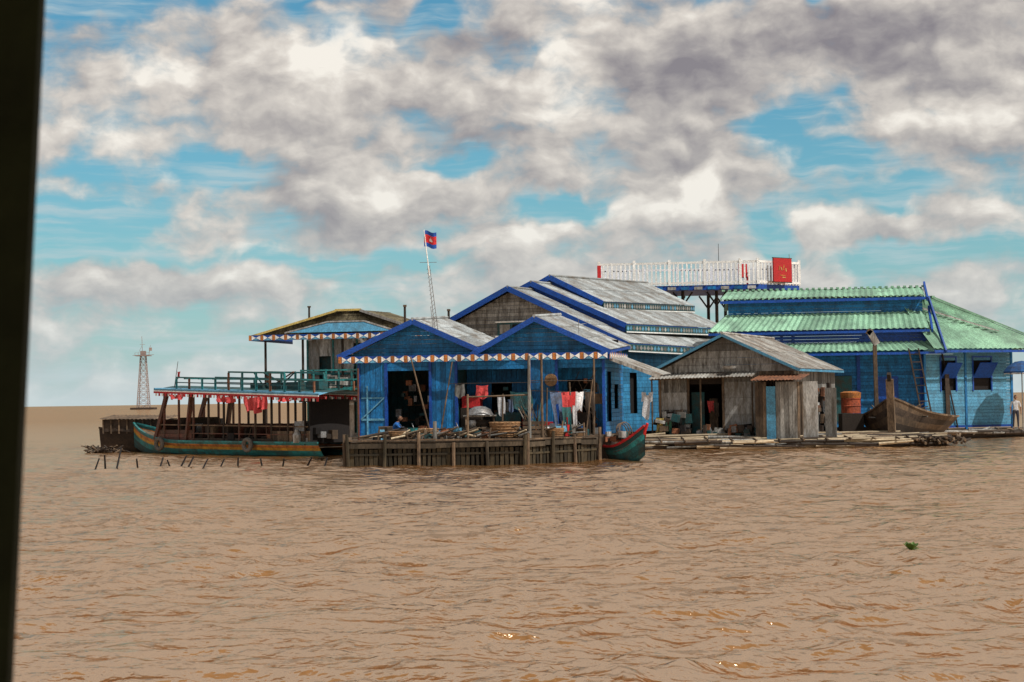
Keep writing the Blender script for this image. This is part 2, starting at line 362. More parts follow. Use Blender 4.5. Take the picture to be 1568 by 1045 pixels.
# ------------------------------------------------------------------ flag mast
T=Thing('flag_mast',(-2.9,68.7,0)); P=T.p('mast')
a=V((-.0,0,4.9));b=V((-.42,0,8.85))
for i in range(3):
    t=2.1*i; o=V((math.cos(t)*.08,math.sin(t)*.08,0)); P.cyl(a+o,a.lerp(b,.65)+o*.6,.015,.012,'metal',5)
for i in range(16):
    q=a.lerp(b,.65*i/16);q2=a.lerp(b,.65*(i+1)/16); P.cyl(q+V((-.08,0,0)),q2+V((.08,0,0)),.008,.008,'metal',4)
P.cyl(a.lerp(b,.55),b,.024,.016,'white',6); P.cyl((-.1,-.1,4.9),(-.2,-.1,5.9),.012,.012,'metal',4)
P.cyl((-.6,0,7.6),(.05,0,7.6),.01,.01,'metal',4)
F=T.p('flag')
def flagv(i,j,w=.5,h=.62): 
    a_=i/12; return V((-.42+a_*w*.95,.05*math.sin(a_*6)+.0,8.85-.02-(j)*h-.1*a_+.03*math.sin(a_*7)))
for (j0,j1,m) in((0,.25,'fascia'),(.25,.75,'red'),(.75,1,'fascia')):
    vs=[];fs=[]
    for i in range(13): vs+=[flagv(i,j0),flagv(i,j1)]
    for i in range(12): fs.append((2*i,2*i+1,2*i+3,2*i+2))
    F.add(vs,fs,m)
for i,h in((5,.12),(6,.2),(7,.12)):
    q=flagv(i,.6)+V((0,-.012,0)); q2=flagv(i+1,.6)+V((0,-.012,0)); F.quad([q,q2,(q+q2)/2+V((0,0,h))],'white')
for x,y,h0,h1,yy in((-4.35,73,4.5,6.15,0),(-2.6,74,4.5,6.0,0)):
    T=Thing('roof_pole',(x,y,0)); P=T.p('pole'); P.cyl((0,0,h0-1),(0,0,h1),.06,.05,'darkwood',7); P.bx(-.07,.07,-.07,.07,h1-.02,h1+.06,'wood')
T=Thing('television_antenna',(2.55,68.3,0)); P=T.p('mast'); P.cyl((0,0,3.9),(0,0,5.3),.015,.012,'metal',5)
P.cyl((-.3,0,5.1),(.3,.1,5.15),.01,.01,'metal',4)
for k in range(5): P.cyl((-.3+.15*k,-.2,5.12),(-.3+.15*k,.25,5.12),.006,.006,'metal',4)

# ------------------------------------------------------------------ tiered roof house
T=Thing('tiered_roof_house',(0,90,0),25)
W=T.p('walls')
W.wall((-5.9,0,.6),X,11.8,4.3,'roofold',.18,'h')
W.gabletri(0,6.2,4.85,7.72,-.02,'greywood',.17)
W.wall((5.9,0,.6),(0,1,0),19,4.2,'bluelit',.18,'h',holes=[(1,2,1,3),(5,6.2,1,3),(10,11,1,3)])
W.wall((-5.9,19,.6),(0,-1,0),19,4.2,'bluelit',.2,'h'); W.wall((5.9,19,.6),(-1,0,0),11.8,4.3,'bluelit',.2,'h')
W.gabletri(0,6.2,4.85,7.72,18.97,'greywood',.2)
W.bx(-5.7,5.7,.2,18.8,.2,4.6,'dark')  # near-black block, painted shade behind the wall openings
w=T.p('window'); w.bx(-.75,.85,-.12,-.04,5.5,6.15,'tealdark'); w.bx(-.6,-.05,-.15,-.13,5.6,6.05,'whitesheet'); w.bx(.1,.65,-.15,-.13,5.6,6.05,'dark'); w.bx(-.85,.95,-.16,-.03,6.15,6.22,'white')
w.bx(-.85,.95,-.17,-.03,5.42,5.5,'white')
gable_roof(T,0,6.36,6.36,7.9,4.95,0,19,'roofgrey',name='lower_roof',rows=3,fh=.26,pitch=.25)
gable_roof(T,0,5.16,5.16,8.3,6.0,2.4,19.2,'roofgrey',name='middle_roof',rows=2,fh=.26,pitch=.25,over=0,rise=.25)
gable_roof(T,0,2.95,2.95,8.75,7.3,4.8,19.4,'roofgrey',name='upper_roof',rows=2,fh=.26,pitch=.25,over=0,rise=.4)
P=T.p('tier_panels')
for (x,z,y0,h,rs) in((6.4,4.55,-.4,.36,0),(5.2,5.6,2.45,.36,.25),(3.0,6.9,4.85,.38,.4)):
    P.bx(-x-.02,-x+.02,y0,19.2,z,z+h,'tealdark')
    P.beam((x,y0,z+h/2),(x,19.2,z+h/2+rs),.04,h,'tealdark')
    P.beam((x+.03,y0,z),(x+.03,19.2,z+rs),.02,.06,'white')
    k=40
    for i in range(k):
        y=y0+(19.2-y0)*i/k; s=(19.2-y0)/k; zz=z+rs*i/k
        P.quad([(x+.026,y+s*.08,zz+h*.5),(x+.026,y+s*.5,zz+.07),(x+.026,y+s*.92,zz+h*.5),(x+.026,y+s*.5,zz+h-.03)],R.choice(['whitesheet','greywood','bluepale']))
P.wall((-5.1,2.6,5.6),X,10.2,.5,'fascia',.2); P.gabletri(0,4.9,6.0,8.2,2.6,'fascia'); P.gabletri(0,2.9,7.3,8.6,5.0,'fascia')
# ------------------------------------------------------------------ thatched house
T=Thing('thatched_roof_house',(-8.0,86,0),13)
W=T.p('walls')
W.wall((-1.9,0,.5),X,5.2,5.0,'whitesheet',.6,'v',holes=[(.5,1.3,2.2,4.0),(2.4,3.0,.3,4.6)]); W.bx(-1.8,3.3,.3,4.2,.3,5.2,'tealdark')
W.wall((3.3,0,.5),(0,1,0),4.4,5.0,'whitesheet',.5,'v'); W.wall((-1.9,4.4,.5),(0,-1,0),4.4,5.0,'whitesheet',.5,'v')
for x in(-3.9,-2.0,0,1.9,3.3): W.cyl((x,-.45,.3),(x,-.45,5.4),.07,.06,'darkwood',7)
W.bx(-4,3.4,-.5,4.3,.35,.5,'floor'); W.bx(-3.9,-1.9,-.45,-.38,2.75,2.85,'teal')
for x in(-1.9,-.6,.6): W.bx(x-.04,x+.04,-.1,-.03,.5,5.3,'teal')
W.bx(-1.9,3.3,-.12,-.04,3.6,3.7,'teal')
F=T.p('balcony')
for z in(2.9,3.35,3.8): F.beam((-1.8,-1.3,z),(3.3,-1.3,z),.07,.07,'teal')
for i in range(9): F.beam((-1.8+i*.63,-1.3,2.4),(-1.8+i*.63,-1.3,3.85),.07,.07,'teal')
for i in range(24): F.box((R.uniform(-.8,2.6),-.8,R.uniform(2.6,3.5)),(R.uniform(.2,.5),.3,R.uniform(.2,.5)),R.choice(['tealdark','wood','whitesheet','darkwood','teal']))
F.bx(-1.9,3.3,-1.35,-.1,2.3,2.4,'darkwood')
P=T.p('roof')
zr,ze=6.62,5.5
P.sheet((-.3,-.3,zr),(-.3,4.6,zr+.1),(-4.4,5,ze),(-4.4,-.8,ze),'thatch',.12,.02,5)
P.sheet((.9,4.6,zr+.1),(.9,-.3,zr),(4.3,-.8,ze),(4.3,5,ze),'thatch',.12,.02,5)
P.sheet((-.3,4.6,zr+.1),(-.3,-.35,zr),(.9,-.35,zr),(.9,4.6,zr+.1),'thatch',.12,.02,1)
P.sheet((-.3,-.35,zr),(.9,-.35,zr),(4.3,-.85,ze),(-4.4,-.85,ze),'thatch',.1,.02,5)
F=T.p('gable_panel')
F.add([(-2.6,-1.02,ze+.12),(2.7,-1.02,ze+.12),(1.2,-.8,zr-.52),(-.6,-.8,zr-.52)],[(0,1,2,3)],'bluewash')
F.beam((-2.7,-1.03,ze+.12),(-.6,-.82,zr-.5),.04,.07,'whitesheet'); F.beam((2.8,-1.03,ze+.12),(1.2,-.82,zr-.5),.04,.07,'whitesheet'); F.beam((-.6,-.82,zr-.5),(1.2,-.82,zr-.5),.04,.07,'whitesheet')
F.beam((-4.5,-.9,ze-.02),(-.3,-.45,zr+.03),.08,.1,'clothyellow');F.beam((4.4,-.9,ze-.02),(.9,-.45,zr+.03),.08,.12,'whitesheet');F.beam((-.35,-.45,zr+.06),(.95,-.45,zr+.06),.08,.1,'clothyellow')
Q=T.p('eave_trim'); Q.trim((-4.5,-1.08,ze-.22),X,9.0,.26,.6)
Q.trim((-4.5,5,ze-.22),(0,-1,0),6,.26,.6)
T=Thing('roof_pole',(-9.95,88,0)); T.p('pole').cyl((0,0,5),(0,0,6.95),.06,.05,'darkwood',7); T.p('pole').bx(-.08,.08,-.08,.08,6.95,7.02,'wood')

# ------------------------------------------------------------------ grey shack
T=Thing('grey_plank_shack',(9.68,81.5,0),22); fz=.4
W=T.p('walls')
W.wall((-3.1,0,fz),X,1.35,3.0,'greywood',.2,'v'); 
W.wall((-3.1,-.03,fz+1.3),X,1.35,.8,'whitesheet',.8,'h')
W.wall((-.1,0,fz),X,1.75,3.0,'greywood',.6,'h'); W.wall((-.08,-.03,fz+.35),X,1.7,2.2,'whitesheet',.75,'h')
W.wall((1.65,0,fz),X,1.4,3.0,'wood',.18,'v')
W.wall((-3.1,.02,fz+2.45),X,6.2,.6,'darkwood',.2,'h')
W.gabletri(0,3.3,3.4,5.0,-.01,'greywood',.3)
W.wall((3.1,0,fz),(0,1,0),9,3.0,'greywood',.25,'v',holes=[(.7,1.7,.2,2.2),(2.6,4.6,.9,2.4),(5.6,6.6,.2,2.2)])
W.wall((-3.1,9,fz),(0,-1,0),9,3.0,'greywood',.25,'v'); W.wall((3.1,9,fz),(-1,0,0),6.2,3,'greywood',.3,'v')
W.bx(-2.9,2.9,1.8,8.8,fz,3.3,'dark')  # near-black filler block, interior shade put into its colour
T.p('floor').bx(-3.5,3.6,-.9,9.2,.15,fz,'darkwood')
for x in(-3.1,-1.75,-.1,1.65,3.1): W.beam((x,-.05,.2),(x,-.05,3.4),.1,.1,'wood')
D=T.p('door'); D.bx(-1.7,-1.1,.3,.36,fz,2.5,'tealdark'); D.bx(-1.0,-.6,.8,.86,fz,2.2,'wood'); D.cloth((-.75,.1,2.1),X,.3,.5,'pink'); D.cloth((-.45,.0,2.0),X,.25,.6,'darkwood')
gable_roof(T,0,3.5,3.5,5.12,3.48,0,9.3,'roofold',fas='bluewash',rows=2,fh=.12,pitch=.18,over=.5)
E=T.p('annex')
E.wall((1.75,-1.5,fz-.2),X,.5,2.7,'wood',.17,'v'); E.wall((2.25,-1.53,fz-.1),X,.42,2.4,'bluewash',.42,'v'); E.wall((2.67,-1.5,fz-.2),X,.95,2.7,'greywood',.2,'v')
E.wall((3.62,-1.5,fz-.2),(0,1,0),1.6,2.7,'wood',.2,'v'); E.wall((1.75,0,fz-.2),(0,-1,0),1.5,2.7,'wood',.2,'v')
E.sheet((1.6,.1,3.25),(3.9,.1,3.25),(3.9,-1.9,2.95),(1.6,-1.9,2.95),'rust',.16,rows=1)
E.bx(3.75,4.4,-.9,-.85,fz,2.9,'whitesheet'); E.bx(4.6,5.1,-.3,-.25,fz,2.6,'greywood')
E.beam((-3.4,-.6,3.1),(1.5,-.6,3.2),.06,.08,'wood'); E.sheet((-3.4,0,3.35),(1.5,0,3.4),(1.5,-.9,3.15),(-3.4,-.9,3.1),'roofold',.16,rows=1)
for x in(-3.3,-1.0,1.4): E.cyl((x,-.65,.3),(x,-.65,3.15),.04,.04,'wood',6)
H=T.p('stored_goods')
for i in range(90):
    x=R.uniform(-3.1,-1.6) if i<40 else R.uniform(-1.2,1.7);H.box((x,R.uniform(-.9,-.2),fz+R.uniform(.05,1.2 if i<40 else .45)),(R.uniform(.12,.45),.2,R.uniform(.1,.45)),R.choice(['whitesheet','wood','darkwood','metal','greywood','dark','tealdark','clay']),Matrix.Rotation(R.uniform(-.3,.3),3,'Y'))
H.cloth((-3.5,-.7,2.55),X,.6,1.2,'cloth','shirt'); H.cloth((-2.9,-.75,1.35),X,.35,.7,'clothyellow'); H.cloth((-2.5,-.75,1.2),X,.3,.5,'clothgreen')
for i in range(40):
    y=R.uniform(.1,7);H.box((3.3+R.uniform(-.05,.2),y,fz+R.uniform(.1,2.2)),(.15,R.uniform(.2,.7),R.uniform(.15,.7)),R.choice(['whitesheet','wood','darkwood','metal','rust','dark']))
H.lathe((.3,-.45,5.12-1.65),[(.0,.1),(.25,.1),(.35,.18),(.3,.08),(.0,.02)],'whitesheet')
T=Thing('bamboo_raft'); P=T.p('poles')
for i in range(240):
    l=R.uniform(1.5,6.0); x=R.uniform(5.2+l/2-.3,19.4-l/2+.2); y=77.9+R.random()**.8*3.6; a=R.gauss(0,.08); lift=(y-77.9)*.07
    z=.06+R.random()*.22+lift
    P.cyl((x-l/2,y-l/2*a,z+R.uniform(-.08,.08)),(x+l/2,y+l/2*a,z+R.uniform(-.08,.14)),R.uniform(.04,.085),R.uniform(.035,.06),R.choice(['bamboo','bamboo','bamboo','greywood','wood','darkwood']),7)
for i in range(14):
    x=5.4+i*1.03; P.cyl((x,77.8,.36),(x+.1,81,.5),.04,.04,'wood',6)
P.bx(5.8,19,78.6,81.6,-.2,.16,'darkwood')
for i in range(50):
    x=R.uniform(17.5,19.8); P.cyl((x,77.7+R.random(),.1+R.random()*.3),(x+R.uniform(-.5,.5),78.4+R.random(),.1+R.random()*.4),.06,.05,R.choice(['darkwood','wood']),6)

# ------------------------------------------------------------------ green roof house
T=Thing('green_roof_house',(21.1,92.4,0),9)
W=T.p('walls')
W.wall((-9.6,0,.6),X,9.6,4.0,'blue',.17,'h',holes=[(5.1,6.0,.3,2.6)]); W.bx(-9.5,-.1,.5,5.2,.4,4.4,'dark')  # near-black block behind the doorway, painted interior shade
W.bx(-4.55,-3.55,-.06,-.03,.9,3.25,'tealdark'); W.bx(-2.4,-1.2,-.07,-.03,1.9,3.2,'fascia')
for x in(-9.6,-6.3,-3.2,0): W.bx(x-.09,x+.09,-.09,.05,.4,4.6,'fascia')
W.wall((-10.2,.15,4.85),X,10.5,.85,'fascia',.17,'h'); W.wall((-9.9,1.3,6.3),X,10.1,1.1,'blue',.18,'h')
P=T.p('roof')
P.sheet((-9.5,.1,5.0),(.5,.1,5.0),(1.1,-1.0,4.5),(-10.4,-1.0,4.5),'green',.3,.03,1)
P.sheet((-10.0,1.25,6.6),(.25,1.25,6.6),(.4,-.3,5.65),(-10.9,-.3,5.65),'green',.3,.03,1)
P.sheet((-10.0,3.0,7.95),(.3,3.0,7.95),(.3,.8,7.4),(-10.3,.8,7.4),'green',.3,.03,1)
P.sheet((.3,3.0,7.95),(-10.0,3.0,7.95),(-10.3,5.6,7.0),(.3,5.6,7.0),'green',.3,.03,1)
P.sheet((-10.0,4.5,6.6),(-10.0,1.25,6.6),(-10.9,-.3,5.65),(-10.9,6,5.65),'green',.3,.03,1)
for i in range(34): P.box((-10.2+i*.32,2.98,8.0),(.16,.2,.1),'green')
for i in range(34): P.box((-10.25+i*.315,.78,7.4),(.1,.08,.1),'green')
P.bx(-10.3,.35,.74,.8,7.18,7.32,'fascia'); P.bx(-10.9,.42,-.38,-.32,5.46,5.58,'fascia'); P.bx(-10.4,1.1,-1.08,-1.02,4.3,4.42,'fascia')
F=T.p('gable_boards')
F.beam((.42,3,8.15),(.42,.7,7.2),.1,.22,'fascia'); F.beam((.5,1.2,6.8),(.55,-.4,5.5),.1,.2,'fascia'); F.beam((.5,1.2,7.3),(1.15,-1.1,4.4),.08,.22,'fascia')
F.add([(.38,.15,4.6),(.38,3,8.0),(.38,5.6,6.9),(.38,5.6,4.6)],[(0,1,2,3)],'tealdark')
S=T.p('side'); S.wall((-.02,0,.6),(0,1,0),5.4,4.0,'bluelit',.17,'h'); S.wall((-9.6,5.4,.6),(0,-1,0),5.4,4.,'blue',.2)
T=Thing('blue_lakeside_house',(21.15,92.0,0),-22)
W=T.p('walls')
W.wall((0,0,.55),X,5.4,4.1,'bluewash',.17,'h',holes=[(1.0,1.9,1.9,3.5),(3.0,4.1,1.9,3.5)])
for x,x1 in((1.0,1.9),(3.0,4.1)):
    W.bx(x,x1,.12,.15,2.4,4.1,'dark')
    for a_,b_ in((x-.07,x+.0),(x1,x1+.07)): W.bx(a_,b_,-.05,.03,2.38,4.12,'fascia')
    W.bx(x-.07,x1+.07,-.055,.03,4.12,4.2,'fascia')
    W.box(((x+x1)/2,-.3,3.45),(x1-x,.04,1.0),'fascia',Matrix.Rotation(.7,3,'X'))
for x in(.0,2.5,5.4): W.bx(x-.06,x+.06,-.06,.04,.4,4.65,'blue')
W.bx(0,5.4,-.06,-.03,.5,.62,'fascia'); W.wall((5.4,0,.55),(0,1,0),5,4.1,'bluewash',.17); W.bx(.1,5.3,.3,4.8,.5,4.3,'dark')  # near-black block fills the house, painted shade for the interior
W.beam((1.9,-.1,.5),(1.0,-.12,4.4),.06,.06,'darkwood'); W.beam((1.3,-.15,1.0),(1.25,-.15,3.6),.25,.04,'darkwood')
P=T.p('roof')
P.sheet((.2,2.6,7.35),(2.4,2.6,7.35),(7.6,-1.0,4.55),(-.1,-1.0,4.55),'green',.3,.03,2)
P.sheet((2.4,2.6,7.35),(2.45,3.2,7.35),(7.6,7,4.55),(7.6,-1.0,4.55),'green',.3,.03,2)
P.sheet((2.4,3.2,7.35),(.2,3.2,7.35),(-.1,7,4.55),(7.6,7,4.55),'green',.3,.03,2)
for i in range(8): P.box((.3+i*.3,2.6,7.42),(.16,.25,.12),'green')
P.beam((2.4,2.5,7.4),(7.6,-1.05,4.62),.09,.08,'green'); P.beam((.8,1.6,6.8),(4.4,.0,5.55),.05,.04,'whitesheet'); P.beam((1.0,1.6,6.8),(4.7,.0,5.5),.05,.04,'whitesheet')
P.bx(-.1,7.6,-1.07,-1.02,4.36,4.48,'fascia')
for x in(6.4,7.4): W.cyl((x,-.7,0),(x,-.7,4.5),.06,.06,'darkwood',7)
F=T.p('base'); F.bx(-1.5,9,-1.2,5,-.2,.35,'darkwood')
for i in range(24): F.cyl((-1.6+R.uniform(0,7),-1.3+R.uniform(-.4,.5),.15+R.random()*.3),(R.uniform(1,9.5),-1.3+R.uniform(-.4,.5),.15+R.random()*.35),.07,.06,R.choice(['darkwood','wood','greywood']),6)
T=Thing('blue_umbrella',(26.2,92.2,0)); P=T.p('canopy'); n=10
P.lathe((0,0,3.35),[(.0,.55),(.35,.5),(.75,.25),(.95,0),(.9,-.12)],'sackblue',n); T.p('pole').cyl((0,0,.3),(0,0,3.9),.03,.03,'metal',6)
T.p('canopy').torus((0,0,3.25),(0,.01,1),.9,.02,'white',16,5)

# ------------------------------------------------------------------ roof terrace with white railing
T=Thing('rooftop_terrace',(5.46,111,0),0)
P=T.p('deck'); z=9.15; cr=[V((0,0,z)),V((9.7,-1.2,z)),V((12.6,1.2,z)),V((12.0,5.5,z)),V((.4,5.5,z))]
P.add([v for v in cr]+[v-V((0,0,.3)) for v in cr],[(0,1,2,3,4),(9,8,7,6,5)]+[(i,i+5,(i+1)%5+5,(i+1)%5) for i in range(5)],'fascia')
for i in range(12):
    q=cr[0].lerp(cr[1],(i+.5)/12); P.box(q-V((0,.08,.18)),(.5,.06,.18),'whitesheet' if i%2 else 'blue',Matrix.Rotation(-.12,3,'Z'))
Rl=T.p('railing')
for a,b in((cr[0],cr[1]),(cr[1],cr[2]),(cr[2],cr[3]),(cr[3],cr[4]),(cr[4],cr[0])):
    d=b-a; k=int(d.length/.27)
    for i in range(k+1): 
        q=a+d*i/k; big=i%8==0; w=.17 if big else .10
        Rl.beam(q,q+V((0,0,1.6 if big else 1.4)),w,w,'white')
    for h in(.15,1.4): Rl.beam(a+V((0,0,h)),b+V((0,0,h)),.1,.14,'white')
G=T.p('supports')
for x in(.5,3,5.2,7.3,8.4,9.5,10.6,12):
    for y in(.3,5): 
        G.cyl((x,y,0),(x,y,z-.3),.12,.1,'darkwood',8)
        G.beam((x,y,z-1.2),(x+.6,y,z-.35),.1,.1,'darkwood'); G.beam((x,y,z-1.2),(x-.6,y,z-.35),.1,.1,'darkwood')
T.p('red_panel').bx(-.1,.12,-.1,.3,z+.1,z+1.35,'red')
T.p('antenna').cyl((7.55,1,z),(7.55,1,z+2.7),.025,.015,'darkwood',5); T.p('antenna').cyl((12.1,1.2,z),(12.0,1.2,z+2.0),.03,.02,'whitesheet',5)
T=Thing('red_sign',(16.75,110.5,9.2),-38); P=T.p('board'); P.bx(-.8,.8,-.05,.05,.1,1.55,'red')
P.bx(-.85,.85,-.04,.04,.05,.1,'darkwood'); P.bx(-.85,.85,-.04,.04,1.55,1.6,'darkwood')
for k,(x,zz,w_,h_,r_) in enumerate(((-.3,.95,.07,.3,.3),(-.12,.9,.06,.22,-.4),(.08,1.0,.07,.32,.2),(.28,.85,.07,.2,-.2),(0,.5,.5,.05,.05),(.1,.38,.3,.04,0))): P.box((x,-.06,zz),(w_,.01,h_),'clothyellow' if k%2 else 'orange',Matrix.Rotation(r_,3,'Y'))
T=Thing('red_chair',(14.4,110.9,9.15)); P=T.p('frame')
P.box((0,0,.5),(.55,.5,.06),'red'); P.box((.0,.25,.95),(.55,.06,.8),'red',Matrix.Rotation(-.15,3,'X'))
for x in(-.24,.24):
    for y in(-.2,.2): P.beam((x,y,0),(x,y,.5),.06,.06,'red')
    P.beam((x,-.22,.75),(x,.25,.75),.06,.05,'red')

# ------------------------------------------------------------------ boats
def hull(P,L,B,keel,sheer,width,mats,n=28,inner=True,im='wood'):
    k=len(mats)
    for sgn in(-1,1):
        vs=[]
        for i in range(n+1):
            t=i/n; kz=keel(t); sz=sheer(t); w=B/2*width(t)
            for j in range(k+1):
                s=j/k; vs.append((t*L,sgn*w*(s**.45),kz+(sz-kz)*s**1.15))
        for j in range(k):
            vr=R.random()
            for i in range(n):
                a=i*(k+1)+j
                if i%4==0: vr=R.random()
                P.add([vs[a],vs[a+k+1],vs[a+k+2],vs[a+1]],[(0,1,2,3)],mats[j],vr)
        for i in range(n):
            t=i/n;t2=(i+1)/n
            P.beam((t*L,sgn*B/2*width(t),sheer(t)),(t2*L,sgn*B/2*width(t2),sheer(t2)),.09,.08,im)
    if inner:
        for i in range(n):
            t=i/n;t2=(i+1)/n; w1=B/2*width(t)*.93;w2=B/2*width(t2)*.93
            z1=sheer(t)-.22;z2=sheer(t2)-.22
            P.quad([(t*L,-w1,z1),(t2*L,-w2,z2),(t2*L,w2,z2),(t*L,w1,z1)],'wood' if im=='teal' else im)
T=Thing('passenger_boat',(-7.5,76.6,0)); T.e.rotation_euler=(0,0,math.atan2(.70,-.714)); T.e.scale=(1,1,.93)
P=T.p('hull')
sh=lambda t:.62+ .05*t+ (max(0,t-.62)/.38)**2*.85
hull(P,15.3,2.7,lambda t:-.4+max(0,t-.8)*5.5*max(0,t-.8)*3,sh,lambda t:min(1,.82+t*1.2)*(1-max(0,(t-.6)/.4)**2.2*.96),['tealdark','tealdark','tealdark','tealdark','teal','teal','yellow','orange','teal'],30,im='teal')
C=T.p('cabin')
for sd in(-1,1):
    y=sd*1.12
    for i in range(10):
        x=.8+i*1.15; zt=2.75+.035*x
        C.beam((x,y,.5),(x,y,zt),.08,.08,'redwood' if i>6 else R.choice(['wood','darkwood','redwood']))
    C.wall((.5,y,.55),(1,0,0),2.6,.6,'wood',.2,'v'); C.wall((9.0,y,.6),(1,0,0),2.8,.6,'redwood',.2,'h'); C.wall((3.1,y,.55),(1,0,0),5.9,.25,'darkwood',.13,'h')
    C.beam((.6,y,1.35),(11.6,y,1.45),.05,.06,'wood'); C.beam((.6,y*1.01,.98),(9.6,y*1.01,1.03),.04,.04,'redwood')
    C.beam((11.9,y,.7),(10.9,y,3.1),.14,.2,'redwood'); C.beam((9.4,y,.7),(9.0,y,3.0),.12,.2,'redwood')
for i in range(8):
    x=2.2+i*.95
    C.box((x,.45,.85),(.4,.7,.08),'darkwood'); C.box((x-.2,.45,1.15),(.06,.7,.65),'redwood'); C.box((x,-.5,.85),(.4,.7,.08),'darkwood'); C.box((x-.2,-.5,1.15),(.06,.7,.65),'wood')
C.bx(11.6,11.7,-1.1,1.1,.7,1.7,'redwood'); C.bx(.5,.6,-1.1,1.1,.6,2.6,'dark'); C.bx(1,1.8,-.9,.9,.6,1.6,'metal')
C.bx(9.9,10,-1.1,1.1,.7,1.8,'darkwood')
Rf=T.p('canopy')
nx=24
for i in range(nx):
    x0=-.6+i*.5;x1=x0+.5; z0=2.8+.034*x0;z1=2.8+.034*x1
    for j in range(6):
        y0=-1.5+j*.5;y1=y0+.5; f=lambda y:.22*(1-(y/1.5)**2)
        Rf.add([(x0,y0,z0+f(y0)),(x1,y0,z1+f(y0)),(x1,y1,z1+f(y1)),(x0,y1,z0+f(y1))],[(0,1,2,3)],'bluepale' if j in(0,5) else 'tealdark')
for sd in(-1,1):
    Rf.beam((-.6,sd*1.52,2.81),(11.4,sd*1.52,3.22),.04,.09,'bluepale'); Rf.beam((-.6,sd*1.525,2.74),(11.4,sd*1.525,3.15),.04,.06,'white')
    Rf.beam((-.6,sd*1.53,2.67),(11.4,sd*1.53,3.08),.04,.09,'red')
    for i in range(48):
        x=-.55+i*.25; Rf.box((x,sd*1.54,2.58+.034*x),(.12,.02,.13),'white' if i%2 else 'red')
Rf.beam((11.42,-1.5,3.2),(11.42,1.5,3.2),.06,.2,'bluepale')
K=T.p('roof_rails')
for sd in(-1,1):
    y=sd*1.1
    for i in range(11):
        x=.2+i*1.0; z0=2.95+.034*x; h=.78 if 1<i<7 else .46
        K.beam((x,y,z0-.05),(x,y,z0+h),.075,.075,'teal' if i%3 else 'rust')
    K.beam((.2,y,3.45),(10.2,y,3.80),.07,.07,'teal'); K.beam((.2,y,3.2),(10.2,y,3.55),.05,.05,'tealdark')
    K.beam((2.2,y,3.84),(6.2,y,3.98),.08,.08,'teal')
for i in range(9): K.beam((.8+i*1.1,-1.1,3.48+.03*i),(.8+i*1.1,1.1,3.48+.03*i),.055,.055,'teal')
for i in range(4): K.box((1.0+i*1.3,.3,3.25),(.9,.5,.35),'tealdark')
for i in range(6): K.beam((R.uniform(2,6),-.5,3.1),(R.uniform(2,6),.6,3.9),.05,.05,R.choice(['teal','tealdark','rust']))
D=T.p('drapes')
for (x,w_,h_) in((9.6,1.1,.28),(5.7,1.3,.35),(3.9,1.1,.75),(3.2,.6,.55),(1.6,.8,.2)):
    D.cloth((x,1.56,2.66+.034*x),(1,0,0),w_,h_,'pink',wave=.12)
    D.cloth((x-.5,-1.56,2.66+.034*x),(1,0,0),w_,h_*.7,'pink',wave=.12)
Y=T.p('tyre_fenders')
for x in(11.1,4.4): Y.torus((x,1.46,.5),(0,1,0),.26,.10,'tyre'); Y.cyl((x,1.4,.8),(x,1.25,1.3),.015,.015,'wood',4)
S=T.p('deck_goods')
for i in range(44): S.box((R.uniform(.2,3.4) if i<18 else R.uniform(3.4,11),R.uniform(-.2,1.05),.7+R.random()*.6),(R.uniform(.15,.5),.3,R.uniform(.15,.5)),R.choice(['wood','metal','darkwood','darkwood','dark','clay']))
S.lathe((1.2,1.25,.62),[(0,0),(.16,0),(.18,.35),(.1,.5),(.08,.6)],'whitesheet',12)
S.cyl((10.8,.8,3.3),(10.5,.8,4.6),.02,.012,'wood',5)
S.cloth((10.45,.8,4.1),(1,0,0),.25,.35,'pink')
T=Thing('wooden_barge',(-20.2,88.6,0),6); P=T.p('hull')
hull(P,6.5,2.4,lambda t:-.3,lambda t:.95+.25*(2*t-1)**2,lambda t:1-.35*abs(2*t-1)**2,['darkwood']*4,14,im='darkwood')
P.bx(.3,3.4,-1.0,1.0,1.0,1.6,'darkwood'); P.sheet((.1,1.1,1.8),(3.6,1.1,1.75),(3.6,-1.2,1.55),(.1,-1.2,1.6),'wood',.2,rows=1)
for i in range(8): P.beam((.3+i*.4,-1.05,.9),(.3+i*.4,-1.05,1.6),.06,.06,'wood')
for i in range(10): P.box((4+R.random()*2,R.uniform(-.8,.8),1.1+R.random()*.3),(.5,.4,.4),R.choice(['darkwood','wood']))
T=Thing('small_teal_boat',(3.6,67.6,0)); T.e.rotation_euler=(0,0,math.radians(-63)); P=T.p('hull')
sh2=lambda t:.50+max(0,t-.35)**2*1.8
hull(P,2.6,1.0,lambda t:-.2+max(0,t-.7)*1.3,sh2,lambda t:min(1,.75+t)*(1-max(0,(t-.45)/.55)**2*.97),['tealdark','tealdark','tealdark','teal','tealdark'],20,im='red')
P.beam((2.55,0,.95),(2.8,0,1.35),.07,.08,'red')
G=T.p('cargo')
for i in range(22): G.box((R.uniform(.2,1.7),R.uniform(-.35,.35),.6+R.random()*.35),(R.uniform(.1,.3),.2,R.uniform(.1,.25)),R.choice(['whitesheet','red','tealdark','darkwood','clay','wood']))
for i in range(3): G.torus((.8+i*.15,.1,1.0),(.9,.4,.2),.34+.03*i,.02,'wood',20,5)
T=Thing('wooden_sampan',(17.05,80.7,0)); T.e.rotation_euler=(0,0,math.radians(68)); P=T.p('hull')
sh3=lambda t:1.2+.95*(1-t)**5
hull(P,7,4.3,lambda t:.1-.1*t,sh3,lambda t:min(1,(t/.42+.0)**.75 if t<.42 else 1)*(1-max(0,t-.8)*1.5),['darkwood','wood','darkwood','wood','darkwood','wood'],24,im='wood')
